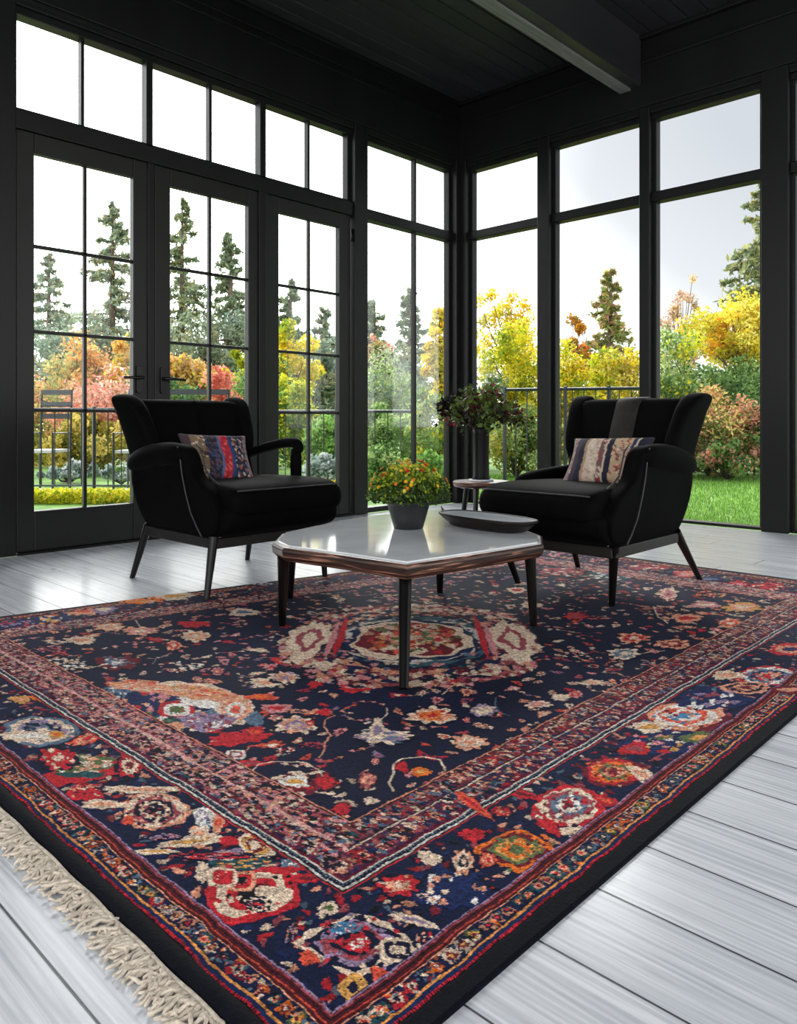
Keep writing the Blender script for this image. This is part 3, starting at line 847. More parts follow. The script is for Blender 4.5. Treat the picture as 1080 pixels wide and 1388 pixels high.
MOTIFS = [
    (3.7431, -4.4139, 0.0522, 0.0502, 0.0376, -0.0535, 's', 'OWLGOL'),
    (3.7259, -4.2162, 0.0498, 0.0479, 0.0414, -0.0677, 'r', 'RCSAHW'),
    (3.7192, -4.0217, 0.0501, 0.0482, 0.0339, -0.0632, 'r', 'WROLPW'),
    (3.6961, -3.6109, 0.0840, 0.0808, 0.0456, -0.1053, 'r', 'WPHEHY'),
    (3.7298, -3.8025, 0.0696, 0.0669, 0.0292, -0.0632, 'z', 'BHKLCRG'),
    (3.6987, -3.4429, 0.0690, 0.0664, 0.0329, -0.0829, 'z', 'BAIHS'),
    (3.7421, -3.1433, 0.0689, 0.0663, 0.0294, -0.0895, 'r', 'RHABPR'),
    (3.7318, -3.2918, 0.0509, 0.0490, 0.0175, -0.0494, 'r', 'PNPW'),
    (3.6534, -3.2195, 0.0314, 0.0302, 0.0152, -0.0401, 'l', 'CP'),
    (3.6971, -3.8842, 0.0244, 0.0234, 0.0149, -0.0295, 'l', 'RS'),
    (3.7345, -4.5804, 0.0426, 0.0410, 0.0323, -0.0386, 'z', 'BCHPB'),
    (3.6965, -4.5056, 0.0136, 0.0131, 0.0236, -0.0291, 'f', 'PCNC'),
    (3.6659, -4.6302, 0.0241, 0.0232, 0.0205, -0.0213, 'f', 'RRPC'),
    (3.6483, -4.5366, 0.0232, 0.0043, 0.0086, -0.0150, 'l', 'CC'),
    (3.6574, -4.4300, 0.0193, 0.0185, 0.0139, -0.0175, 'f', 'RRR'),
    (3.5873, -4.3415, 0.0567, -0.0146, 0.0053, -0.0146, 'l', 'ER'),
    (3.6238, -4.2444, 0.0510, 0.0116, 0.0072, -0.0136, 'l', 'RW'),
    (3.7419, -4.3066, 0.0282, -0.0052, 0.0059, -0.0191, 'l', 'RR'),
    (3.7930, -4.2857, 0.0253, 0.0243, 0.0105, -0.0178, 'l', 'CC'),
    (3.7676, -4.1478, 0.0298, 0.0007, 0.0061, -0.0172, 'l', 'RE'),
    (3.7688, -3.9930, 0.0372, -0.0080, 0.0076, -0.0268, 'l', 'CP'),
    (3.6459, -4.3245, 0.0164, 0.0157, 0.0133, -0.0181, 'f', 'WRP'),
    (3.6634, -3.7404, 0.0287, 0.0276, 0.0166, -0.0344, 'l', 'CG'),
    (3.7817, -3.7178, 0.0328, 0.0315, 0.0138, -0.0336, 'l', 'LG'),
    (3.7238, -4.4732, 0.0109, 0.0105, 0.0135, -0.0177, 'f', 'EPR'),
    (3.7036, -2.8162, 0.0525, 0.0504, 0.0212, -0.0699, 'r', 'RPB'),
    (3.8274, -3.2245, 0.0356, 0.0343, 0.0115, -0.0378, 'l', 'WP'),
    (3.7154, -4.7723, 0.0597, 0.0574, 0.0503, -0.0468, 's', 'CNISNRR'),
    (3.6809, -4.7610, 0.0158, 0.0152, 0.0110, -0.0100, 'z', 'YSYH'),
    (3.7200, -4.7722, 0.0153, 0.0147, 0.0159, -0.0149, 'f', 'RRHR'),
    (3.7773, -4.8325, 0.0169, 0.0163, 0.0195, -0.0181, 's', 'GGN'),
    (3.7705, -4.7406, 0.0181, 0.0174, 0.0168, -0.0175, 'q', 'CNC'),
    (3.7835, -4.7003, 0.0123, 0.0118, 0.0147, -0.0164, 'z', 'NCRP'),
    (3.6923, -4.8407, 0.0089, 0.0086, 0.0114, -0.0094, 'l', 'EE'),
    (3.7846, -4.7915, 0.0132, 0.0041, 0.0068, -0.0116, 'l', 'EE'),
    (3.6324, -4.8234, 0.0078, 0.0075, 0.0180, -0.0141, 'z', 'NPI'),
    (3.6261, -4.7467, 0.0115, 0.0111, 0.0109, -0.0094, 'l', 'CL'),
    (3.7419, -4.6790, 0.0364, 0.0143, 0.0055, -0.0084, 'l', 'CI'),
    (3.5140, -4.8085, 0.0319, 0.0657, 0.0584, -0.0314, 'q', 'RCRX'),
    (3.4717, -4.8031, 0.0191, 0.0183, 0.0236, -0.0162, 'q', 'PRX'),
    (3.5393, -4.7841, 0.0220, 0.0211, 0.0154, -0.0116, 'q', 'CC'),
    (3.5422, -4.8174, 0.0149, 0.0143, 0.0150, -0.0108, 'f', 'CNR'),
    (3.4413, -4.8183, 0.0175, 0.0168, 0.0245, -0.0160, 'q', 'CRR'),
    (3.4069, -4.8315, 0.0106, 0.0102, 0.0255, -0.0159, 'l', 'CC'),
    (3.4359, -4.7712, 0.0396, 0.0381, 0.0145, -0.0100, 'z', 'TGRCG'),
    (3.4972, -4.7123, 0.0162, 0.0156, 0.0171, -0.0135, 'z', 'AHA'),
    (3.1601, -4.7839, 0.0472, 0.0454, 0.0647, -0.0351, 'r', 'PCSNCNX'),
    (3.1583, -4.8386, 0.0100, 0.0096, 0.0151, -0.0076, 'l', 'EE'),
    (2.8993, -4.8101, 0.0266, 0.0913, 0.0573, -0.0199, 'l', 'RR'),
    (2.8563, -4.8026, 0.0558, 0.0537, 0.0501, -0.0217, 'z', 'LCHPC'),
    (2.7951, -4.8207, 0.0308, 0.0296, 0.0604, -0.0246, 'f', 'RRC'),
    (2.9445, -4.7277, 0.0208, 0.0200, 0.0541, -0.0273, 'f', 'RCW'),
    (2.9128, -4.8161, 0.0384, 0.0369, 0.0134, -0.0059, 'l', 'TT'),
    (2.6089, -4.7855, 0.0645, 0.0620, 0.0913, -0.0353, 'r', 'ACINAC'),
    (2.6257, -4.8176, 0.0557, 0.0536, 0.0311, -0.0116, 'l', 'CH'),
    (2.6626, -4.7702, 0.0127, 0.0122, 0.0219, -0.0089, 'l', 'GO'),
    (2.3572, -4.7404, 0.0201, 0.0193, 0.0287, -0.0104, 'l', 'GP'),
    (2.3846, -4.6988, 0.0202, 0.0194, 0.0285, -0.0110, 'l', 'OG'),
    (2.7354, -4.7239, -0.0062, 0.0462, 0.0347, -0.0107, 'f', 'EPR'),
    (3.0673, -4.7580, 0.0564, 0.0542, 0.0146, -0.0077, 'l', 'CP'),
    (2.9959, -4.8481, 0.0258, 0.0248, 0.0333, -0.0148, 'z', 'RPWRC'),
    (3.2529, -4.7328, 0.0131, 0.0126, 0.0378, -0.0236, 'z', 'HAHI'),
    (3.2882, -4.7248, 0.0137, 0.0032, 0.0323, -0.0307, 'l', 'PE'),
    (3.3349, -4.6979, 0.0099, 0.0095, 0.0216, -0.0151, 'f', 'PCE'),
    (3.3082, -4.7928, 0.0296, 0.0499, 0.0157, -0.0080, 'l', 'CG'),
    (3.3823, -4.7798, 0.0171, 0.0328, 0.0124, -0.0066, 'l', 'IC'),
    (3.3577, -4.7453, 0.0152, 0.0146, 0.0123, -0.0082, 'l', 'RR'),
    (3.4018, -4.7226, 0.0436, 0.0060, 0.0247, -0.0296, 's', 'CGWC'),
    (3.3770, -4.7912, 0.0551, 0.0530, 0.0097, -0.0062, 'z', 'NRKR'),
    (3.2962, -4.7704, 0.0116, 0.0112, 0.0176, -0.0108, 'l', 'CP'),
    (3.2591, -4.8232, 0.0288, 0.0277, 0.0112, -0.0062, 'z', 'NKI'),
    (3.0661, -4.8426, 0.0313, 0.0301, 0.0168, -0.0079, 'l', 'CP'),
    (3.4947, -4.7384, 0.0267, 0.0256, 0.0084, -0.0065, 'l', 'RR'),
    (3.2931, -4.8562, 0.0278, 0.0267, 0.0084, -0.0046, 'l', 'CG'),
    (3.5463, -4.7174, 0.0227, 0.0219, 0.0095, -0.0078, 'l', 'RW'),
    (2.6839, -4.4785, 0.1352, 0.1300, 0.1579, -0.0898, 'r', 'CPANCP'),
    (2.6453, -4.4935, 0.0880, 0.0846, 0.0984, -0.0540, 'z', 'BPRHKL'),
    (2.7278, -4.4866, 0.0332, 0.0319, 0.0550, -0.0318, 'q', 'RHL'),
    (2.7233, -4.4185, 0.0758, 0.0234, 0.0302, -0.0218, 'l', 'HH'),
    (2.8384, -4.3802, 0.0360, 0.0346, 0.0861, -0.0584, 'r', 'CPHE'),
    (2.8515, -4.4762, 0.0478, 0.0460, 0.0492, -0.0309, 'z', 'IHWS'),
    (2.4898, -4.5350, 0.0265, 0.0255, 0.0498, -0.0242, 'z', 'AHB'),
    (2.7431, -4.5674, 0.0481, 0.0462, 0.0307, -0.0165, 'z', 'TLHL'),
    (2.4928, -4.4666, 0.0758, 0.0496, 0.0442, -0.0243, 'z', 'PEPGC'),
    (2.6722, -4.3755, 0.1188, 0.0646, 0.0435, -0.0292, 'z', 'PECPG'),
    (2.9261, -4.3848, 0.0161, 0.0154, 0.0395, -0.0282, 'l', 'AA'),
    (2.9936, -4.4815, 0.0352, 0.0582, 0.0330, -0.0206, 'l', 'RR'),
    (2.9905, -4.4308, 0.0206, 0.0198, 0.0255, -0.0182, 'l', 'RE'),
    (3.0318, -4.3350, 0.0367, 0.0353, 0.0434, -0.0346, 'f', 'CPIC'),
    (3.2326, -4.0565, 0.0447, 0.0430, 0.0388, -0.0441, 'f', 'CPOR'),
    (3.2336, -4.2330, 0.0507, 0.0487, 0.0302, -0.0302, 'f', 'CIAC'),
    (3.1961, -4.2208, 0.0129, 0.0124, 0.0506, -0.0497, 'l', 'CI'),
    (3.4003, -4.1193, 0.0311, 0.0299, 0.0284, -0.0355, 'f', 'PCP'),
    (3.3048, -3.9388, 0.0248, 0.0239, 0.0280, -0.0363, 'f', 'ICC'),
    (2.9383, -4.0465, 0.0390, 0.0375, 0.0308, -0.0287, 'l', 'RK'),
    (2.9782, -3.9745, 0.0137, 0.0131, 0.0173, -0.0174, 'l', 'RK'),
    (3.0710, -3.9355, 0.0119, 0.0115, 0.0120, -0.0131, 'l', 'RE'),
    (3.1895, -3.8622, 0.0133, 0.0127, 0.0182, -0.0226, 'f', 'PS'),
    (2.4193, -4.2831, 0.0457, 0.0440, 0.0444, -0.0262, 'z', 'NCHCC'),
    (2.2416, -4.4141, 0.0529, 0.0508, 0.0696, -0.0339, 'f', 'WWAH'),
    (2.0155, -4.0083, 0.0432, 0.0415, 0.0364, -0.0220, 'l', 'RR'),
    (2.1586, -4.0861, 0.0371, 0.0357, 0.0648, -0.0394, 'f', 'CPC'),
    (2.2062, -4.1987, 0.0195, 0.0188, 0.0532, -0.0305, 'f', 'PRC'),
    (2.1437, -4.5283, 0.0558, 0.0537, 0.0577, -0.0242, 'z', 'NCHC'),
    (1.9551, -4.4975, 0.0455, 0.0437, 0.0415, -0.0166, 'z', 'NKS'),
    (3.2827, -4.5156, 0.0573, 0.0551, 0.0429, -0.0349, 'f', 'CWRC'),
    (3.2643, -4.5242, 0.0243, 0.0234, 0.0206, -0.0164, 'l', 'HG'),
    (3.3086, -4.4817, 0.0221, 0.0213, 0.0298, -0.0256, 'f', 'WRR'),
    (3.3657, -4.4132, 0.0145, 0.0139, 0.0262, -0.0251, 'f', 'SPS'),
    (3.4177, -4.5322, 0.0134, 0.0129, 0.0168, -0.0151, 'f', 'RRR'),
    (3.4350, -4.4717, 0.0105, 0.0101, 0.0106, -0.0102, 'l', 'CC'),
    (2.8097, -4.2824, 0.0318, 0.0306, 0.0183, -0.0133, 'l', 'EO'),
    (3.1518, -4.3808, 0.0271, 0.0261, 0.0156, -0.0130, 'z', 'NRS'),
    (3.0447, -4.3034, 0.0079, 0.0076, 0.0144, -0.0119, 'l', 'RP'),
    (2.9062, -4.3008, 0.0278, 0.0267, 0.0249, -0.0188, 'l', 'KR'),
    (2.7283, -4.1977, 0.0397, 0.0382, 0.0304, -0.0224, 'l', 'CP'),
    (2.5907, -4.0478, 0.0200, 0.0192, 0.0298, -0.0227, 'l', 'RE'),
    (2.7264, -4.1380, 0.0343, 0.0330, 0.0414, -0.0319, 'f', 'CPI'),
    (3.0632, -4.5368, 0.0168, 0.0161, 0.0194, -0.0131, 'q', 'HSH'),
    (3.1266, -4.5376, 0.0280, 0.0269, 0.0120, -0.0085, 'l', 'RS'),
    (3.4232, -4.3112, 0.0159, 0.0153, 0.0139, -0.0153, 'l', 'OG'),
    (3.3779, -4.3208, 0.0104, 0.0100, 0.0195, -0.0205, 'f', 'RR'),
    (3.1217, -4.4430, 0.0194, 0.0187, 0.0157, -0.0121, 'z', 'NCR'),
    (3.0159, -4.2306, 0.0124, 0.0119, 0.0191, -0.0164, 'l', 'RR'),
    (3.3333, -3.2388, 0.0377, 0.0363, 0.0302, -0.0579, 'f', 'CAC'),
    (3.2723, -3.0530, 0.0404, 0.0389, 0.0297, -0.0587, 'f', 'PRC'),
    (3.4020, -3.0254, 0.0429, 0.0413, 0.0260, -0.0578, 'f', 'PWP'),
    (3.3792, -2.3397, 0.0557, 0.0536, 0.0317, -0.0882, 'f', 'GPC'),
    (3.2916, -2.6639, 0.0405, 0.0389, 0.0276, -0.0641, 'l', 'PR'),
    (3.4413, -2.6230, 0.0355, 0.0341, 0.0276, -0.0739, 'f', 'PEC'),
    (3.0607, -2.3174, 0.0346, 0.0333, 0.0561, -0.1229, 'f', 'CKS'),
    (3.2570, -2.4057, 0.0434, 0.0417, 0.0203, -0.0499, 'l', 'KC'),
    (3.1932, -2.2095, 0.0597, 0.0574, 0.0282, -0.0703, 'z', 'NRGP'),
    (2.7475, -2.8956, 0.0304, 0.0292, 0.0284, -0.0421, 'l', 'CP'),
    (2.5457, -2.7122, 0.0283, 0.0272, 0.0344, -0.0489, 'l', 'CR'),
    (3.3980, -3.7167, 0.0173, 0.0167, 0.0120, -0.0193, 'l', 'CC'),
    (3.3850, -3.8043, 0.0282, 0.0271, 0.0148, -0.0224, 'f', 'CKP'),
    (3.3955, -3.5561, 0.0214, 0.0206, 0.0127, -0.0222, 'l', 'CP'),
    (2.9709, -2.9265, 0.0327, 0.0315, 0.0293, -0.0490, 'f', 'RS'),
    (1.8345, -4.2385, 0.0426, 0.0410, 0.0577, -0.0276, 'f', 'PCP'),
    (1.9578, -4.1879, 0.0494, 0.0475, 0.0541, -0.0282, 'f', 'PKC'),
    (1.9243, -4.3862, 0.0364, 0.0350, 0.0436, -0.0191, 'l', 'CP'),
    (2.0028, -3.7786, 0.0417, 0.0401, 0.0485, -0.0336, 'l', 'CA'),
    (1.5320, -4.3558, 0.0688, 0.0661, 0.1005, -0.0393, 'z', 'BGOGC'),
    (1.5501, -4.4559, 0.0511, 0.0491, 0.0862, -0.0310, 'z', 'BRI'),
    (1.5210, -4.2095, 0.0504, 0.0485, 0.0699, -0.0306, 'l', 'PE'),
    (1.5611, -4.1381, 0.0339, 0.0326, 0.0695, -0.0325, 'l', 'IC'),
    (1.5016, -3.9502, 0.0762, 0.0732, 0.0750, -0.0391, 'z', 'OGXPC'),
    (1.5533, -3.8251, 0.0592, 0.0569, 0.0624, -0.0357, 'l', 'CG'),
    (1.6174, -3.6656, 0.0605, 0.0582, 0.0749, -0.0479, 'z', 'NPA'),
    (1.5811, -3.4254, 0.0739, 0.0711, 0.0669, -0.0477, 'z', 'NCI'),
    (2.2023, -1.7984, 0.0596, 0.0573, 0.0511, -0.0819, 'z', 'NRPI'),
    (2.4495, -1.7510, 0.0692, 0.0665, 0.0442, -0.0803, 'z', 'NRPI'),
    (2.7186, -1.7837, 0.0712, 0.0684, 0.0456, -0.0945, 'z', 'SCNR'),
    (2.9357, -1.8383, 0.0521, 0.0501, 0.0382, -0.0886, 'f', 'RKP'),
    (3.2069, -1.9065, 0.0488, 0.0470, 0.0356, -0.0978, 'f', 'WRK'),
    (3.3208, -1.8621, 0.0530, 0.0510, 0.0268, -0.0814, 'z', 'RCN'),
    (3.0631, -1.8856, 0.0454, 0.0436, 0.0272, -0.0677, 'l', 'BA'),
    (2.4630, -2.2166, 0.0793, 0.0763, 0.0503, -0.0807, 'z', 'SCNR'),
    (2.6928, -2.1216, 0.0878, 0.0844, 0.0524, -0.0973, 'z', 'TCHI'),
]
STEMS = [
    ('C', 0.0022, [(3.438, -4.410), (3.406, -4.388), (3.354, -4.319), (3.348, -4.289), (3.378, -4.250), (3.415, -4.235), (3.455, -4.266)]),
    ('C', 0.0018, [(3.165, -4.565), (3.144, -4.526), (3.159, -4.492), (3.205, -4.457), (3.253, -4.451), (3.286, -4.467)]),
    ('P', 0.0018, [(3.051, -4.231), (3.053, -4.263), (3.086, -4.296), (3.138, -4.319), (3.170, -4.363), (3.192, -4.386), (3.208, -4.413)]),
    ('S', 0.0018, [(3.138, -4.319), (3.148, -4.297)]),
    ('S', 0.0018, [(3.142, -4.362), (3.168, -4.365)]),
    ('C', 0.0016, [(3.112, -4.103), (3.142, -4.130), (3.160, -4.180), (3.181, -4.198)]),
    ('A', 0.0014, [(3.271, -3.839), (3.301, -3.886), (3.340, -3.919), (3.374, -3.921)]),
    ('C', 0.0016, [(3.156, -3.926), (3.133, -3.868), (3.129, -3.838)]),
    ('C', 0.0020, [(3.117, -2.575), (3.205, -2.717), (3.274, -2.784)]),
    ('P', 0.0016, [(3.179, -3.321), (3.254, -3.379), (3.303, -3.394)]),
    ('C', 0.0014, [(3.357, -3.259), (3.386, -3.166), (3.414, -3.118)]),
    ('I', 0.0016, [(2.278, -4.253), (2.290, -4.306), (2.334, -4.345)]),
    ('C', 0.0018, [(1.803, -4.125), (1.912, -4.164), (1.996, -4.191)]),
    ('C', 0.0020, [(2.195, -4.528), (2.236, -4.489), (2.234, -4.441)]),
]
MEDAL = (2.7253, -3.5914, 0.3150, 0.3029, 0.3284, -0.3529)
build_rug()

# ------------------------------------------------------------ armchairs
def ring_yz(x, ring): return [(x, a, b) for a, b in ring]
def armchair(root, W, sg, far_arm, feet, back_panel):
    """x: depth coordinate (0.82 back .. 1.80 front), s: 0 near side .. W far side; sg mirrors the side"""
    org = ORG[root.name]
    def T(x, s, z): return (x - 1.35 + org[0], sg * (s - W / 2) + org[1], z + org[2])
    def lofts(secs, name, m=M_VELVET, parent=root, sub=1):
        b = MB(); b.loft([[T(*p) for p in r] for r in secs]); return b.build(name, m, parent, smooth=True, subsurf=sub)
    # solid near side panel with arm
    st = [(.985, .50, .55), (1.02, .38, .575), (1.08, .27, .60), (1.12, .252, .615), (1.2, .25, .63), (1.3, .25, .645), (1.4, .25, .655), (1.455, .25, .652), (1.495, .25, .625), (1.515, .25, .575), (1.54, .25, .525), (1.59, .25, .497), (1.65, .252, .472), (1.70, .262, .435), (1.735, .29, .385), (1.742, .32, .35)]
    secs = []
    for x, zb, zt in st:
        h = (zt - zb) / 2
        secs.append([(x, s, z) for s, z in [(a + (0.022 * max(0, (0.42 - z) / 0.17) if a < 0.04 else 0), z) for a, z in rrect(.042, zb + h, .042, h, .026)]])
    side = lofts(secs, 'side_panel')
    # rolled arm pad
    pad = [(.965, .538, .014, .014), (.985, .550, .038, .040), (1.04, .566, .056, .056), (1.14, .586, .062, .062), (1.26, .602, .062, .060), (1.38, .610, .058, .055), (1.44, .608, .048, .047), (1.475, .603, .03, .03), (1.485, .60, .01, .01)]
    lofts([[(x, .022 + ry * math.cos(a), z + rz * math.sin(a)) for a in np.linspace(0, 2 * math.pi, 13)[:-1]] for x, z, ry, rz in pad], 'arm_pad')
    pp = MB(); pp.tube([T(x, -0.001, z) for x, z in [(1.44, .645), (1.462, .60), (1.48, .52), (1.51, .44), (1.55, .36), (1.60, .30), (1.64, .262)]], .004, 6)
    pp.tube([T(x, .086, z + .003) for x, zb, z in st[7:14]], .004, 6)
    pp.build('piping', M_PIPING, side, smooth=True)
    # wings
    wz = [(.53, .975, 1.10, .045, .034), (.58, .955, 1.155, .045, .035), (.64, .925, 1.17, .042, .036), (.70, .90, 1.155, .036, .036), (.76, .877, 1.12, .026, .037), (.81, .866, 1.088, .020, .042), (.840, .860, 1.055, .012, .048), (.866, .858, 1.022, .006, .050), (.881, .864, .995, .004, .042), (.890, .885, .96, .004, .022)]
    for k, nm in ((0, 'wing'), (1, 'wing')):
        secs = []
        for z, xr, xf, so, th in wz:
            sc = so if k == 0 else W - so
            xe = xf if k == 0 else xf - .045
            secs.append([(x, s, z) for x, s in rrect((xr + xe) / 2, sc, (xe - xr) / 2, th, .03)])
        lofts(secs, nm)
    # back
    bz = [(.27, 1.10, 1.22), (.40, 1.045, 1.19), (.52, .99, 1.14), (.64, .94, 1.10), (.74, .905, 1.06), (.81, .882, 1.025), (.850, .873, 1.005), (.870, .888, .97)]
    secs = []
    for z, x0, x1 in bz:
        ring = rrect((x0 + x1) / 2, W / 2, (x1 - x0) / 2, W / 2 - .03, .035, 3)
        secs.append([(x, s, z) for x, s in ring])
    back = lofts(secs, 'backrest')
    if back_panel:
        b = MB()
        P0 = [(z, x1 + .004) for z, x0, x1 in bz[2:]]
        s0, s1 = W * .50 - .055, W * .50 + .075
        rings = []
        for z, x in P0 + [(bz[-1][0] + .006, bz[-1][1] + .02)]:
            rings.append([T(x - .012, s0, z), T(x, s0 + .006, z), T(x + .004, (s0 + s1) / 2, z), T(x, s1 - .006, z), T(x - .012, s1, z)])
        b.loft(rings, close=False); bo = b.build('back_panel', M_VELVET2, back, smooth=True)
        so_ = bo.modifiers.new('s', 'SOLIDIFY'); so_.thickness = .008; bo['label'] = 'grey centre strip of the backrest'
    else:
        b = MB(); b.tube([T(x1 + .002, W * .55, z) for z, x0, x1 in bz[2:]] , .003, 6)
        b.build('seam', M_VELVET, back, smooth=True)
    # seat base and cushion
    secs = []
    for x, zb, zt, ins in [(1.10, .26, .34, .03), (1.2, .25, .36, .02), (1.5, .25, .37, .015), (1.66, .25, .385, .006), (1.74, .262, .385, .004), (1.785, .29, .38, .012), (1.798, .32, .37, .03)]:
        secs.append([(x, s, z) for s, z in rrect(W / 2 + .01, (zb + zt) / 2, W / 2 - ins - .01, (zt - zb) / 2, .03)])
    lofts(secs, 'seat_base')
    secs = []
    for x, zb, zt, s0, s1 in [(1.10, .37, .45, .085, W - .05), (1.15, .355, .475, .075, W - .03), (1.3, .35, .485, .075, W - .02), (1.5, .345, .490, .072, W - .005), (1.62, .340, .488, .06, W + .01), (1.70, .335, .485, .055, W + .015), (1.765, .338, .474, .055, W + .014), (1.798, .350, .450, .065, W + .004), (1.808, .37, .43, .085, W - .02)]:
        secs.append([(x, s, z) for s, z in rrect((s0 + s1) / 2, (zb + zt) / 2, (s1 - s0) / 2, (zt - zb) / 2, .045, 4)])
    cu = lofts(secs, 'seat_cushion')
    b = MB(); b.tube([T(1.787, s, .460) for s in np.linspace(.08, W - .01, 12)], .0035, 6)
    b.tube([T(1.76, s, .357) for s in np.linspace(.08, W - .01, 12)], .0035, 6)
    b.build('piping', M_PIPING, cu, smooth=True)
    # far arm
    if far_arm == 'open':
        b = MB()
        pts = [(1.06, .575), (1.15, .60), (1.28, .628), (1.40, .648), (1.47, .652), (1.505, .640), (1.52, .61)]
        secs = [[(x, s, z) for s, z in rrect(W - .03, zc, .032, .024, .02)] for x, zc in pts]
        ar = lofts(secs, 'arm_rest')
        b = MB(); b.loft([[T(*p) for p in [(1.49 + dx, W - .03 + ds, z) for dx, ds in rrect(0, 0, .022, .026, .012)]] for z in (.44, .52, .64)])
        b.loft([[T(*p) for p in [(1.36 + dx, W - .03 + ds, z) for dx, ds in rrect(0, 0, .013, .016, .01)]] for z in (.44, .52, .63)]) if False else None
        b.build('arm_post', M_VELVET, ar, smooth=True, subsurf=1)
    else:
        secs = [[(x, s, z) for s, z in rrect(W - .03, zc - .03, .03, .035, .025)] for x, zc in [(1.02, .54), (1.10, .535), (1.25, .53), (1.40, .52), (1.50, .51), (1.55, .49)]]
        lofts(secs, 'arm_rest')
    # frame rail and legs
    b = MB()
    for (x0, s0, x1, s1) in ((1.12, .03, 1.69, .03), (1.12, W - .03, 1.69, W - .03), (1.12, .03, 1.12, W - .03), (1.69, .03, 1.69, W - .03)):
        d_ = V(x1 - x0, s1 - s0); d_ /= np.linalg.norm(d_); n_ = V(-d_[1], d_[0]) * .014
        rect = lambda z: [T(x0 + n_[0], s0 + n_[1], z), T(x1 + n_[0], s1 + n_[1], z), T(x1 - n_[0], s1 - n_[1], z), T(x0 - n_[0], s0 - n_[1], z)]
        b.loft([rect(.212), rect(.256)])
    b.build('frame_rail', M_FRAME, root, bevel=.004)
    tops = [(1.12, .03), (1.685, .03), (1.12, W - .03), (1.685, W - .03)]
    for (tx, ts), (fx, fs, fz) in zip(tops, feet):
        b = MB(); b.tube([T(tx, ts, .262), T(tx * .75 + fx * .25, ts * .75 + fs * .25, .262 * .75 + fz * .25), T(fx, fs, fz)], [.021, .019, .0125], 12)
        b.build('leg', M_LEG, root, smooth=False, bevel=0)
W1 = 0.66
c1 = empty('armchair', (1.35, -3.74 + W1 / 2, 0), 'black velvet wingback armchair standing on bare boards before the glazed doors', 'armchair', rz=0)
armchair(c1, W1, 1, 'open', [(1.028, -.005, 0), (1.708, -.02, 0.009), (1.03, W1 - .0, 0), (1.70, W1 - .02, 0.0)], False)
W2 = 0.62
c2 = empty('armchair', (3.06 - W2 / 2, -2.40, 0), 'black velvet wingback armchair with grey strip on its back, standing on the rug', 'armchair')
armchair(c2, W2, -1, 'low', [(.86, .03, 0.009), (1.63, .07, 0.009), (1.0, W2 - .02, 0.009), (1.53, W2 - .02, 0.009)], True)
c2.rotation_euler = (0, 0, -math.pi / 2)

# ------------------------------------------------------------ cushions
def pillow(name, loc, w, h, t, rot, paint, label):
    n = 90
    u = np.linspace(-1, 1, n); U, Vv = np.meshgrid(u, u)
    def prof(a): return np.clip(1 - np.abs(a) ** 2.6, 0, 1) ** .5
    thick = (prof(U) * prof(Vv)) * t / 2
    pin = 1 - .10 * (1 - Vv ** 2) * np.abs(U) ** 3
    pin2 = 1 - .10 * (1 - U ** 2) * np.abs(Vv) ** 3
    X = U * w / 2 * pin; Z = Vv * h / 2 * pin2
    wr = .0025 * np.sin(U * 9 + Vv * 3) * (1 - U ** 2) * (1 - Vv ** 2) + .003 * np.sin(Vv * 7 - U * 4) * (1 - U ** 2) * (1 - Vv ** 2)
    vs = []; cols = []
    for sgn in (-1, 1):
        vs.append(np.stack([X, sgn * thick + wr, Z], -1).reshape(-1, 3)); cols.append(paint(U, Vv).reshape(-1, 3))
    vs = np.concatenate(vs); cols = np.concatenate(cols)
    R_ = np.array(rot); vs = vs @ R_.T + np.array(loc)
    idx = np.arange(n * n).reshape(n, n); f = []
    for off in (0, n * n):
        q = np.stack([idx[:-1, :-1], idx[:-1, 1:], idx[1:, 1:], idx[1:, :-1]], -1).reshape(-1, 4) + off
        f += [tuple(r) for r in q.tolist()]
    b = MB(); b.v = [tuple(p) for p in vs.tolist()]; b.f = f; b.c = [tuple(c_) for c_ in cols.tolist()]
    r = empty(name, tuple(b_ for b_ in (loc[0], loc[1], vs[:, 2].min())), label, 'cushion')
    co = b.build('cover', M_FABRIC, r, smooth=True)
    # corded edge all around
    e = []
    k = n - 1
    per = [idx[0, j] for j in range(n)] + [idx[j, k] for j in range(1, n)] + [idx[k, j] for j in range(n - 2, -1, -1)] + [idx[j, 0] for j in range(n - 2, 0, -1)]
    pts = [vs[i] for i in per[::4]]; pts.append(pts[0])
    MB().tube(pts, .0035, 6).build('edge_cord', M_DKCORD, r, smooth=True)
    return r
def fabric_mat():
    m, t, b = new_mat('printed_cotton')
    a = t.nodes.new('ShaderNodeAttribute'); a.attribute_name = 'Col'
    n = t.nodes.new('ShaderNodeTexNoise'); n.inputs['Scale'].default_value = 300
    mx = t.nodes.new('ShaderNodeMix'); mx.data_type = 'RGBA'; mx.blend_type = 'MULTIPLY'; mx.inputs[0].default_value = .5
    t.links.new(a.outputs['Color'], mx.inputs[6]); t.links.new(n.outputs['Fac'], mx.inputs[7]); t.links.new(mx.outputs[2], b.inputs['Base Color'])
    b.inputs['Roughness'].default_value = .85
    return m
M_FABRIC = fabric_mat()
M_DKCORD = basic('dark_cord', (40, 30, 38), .8)
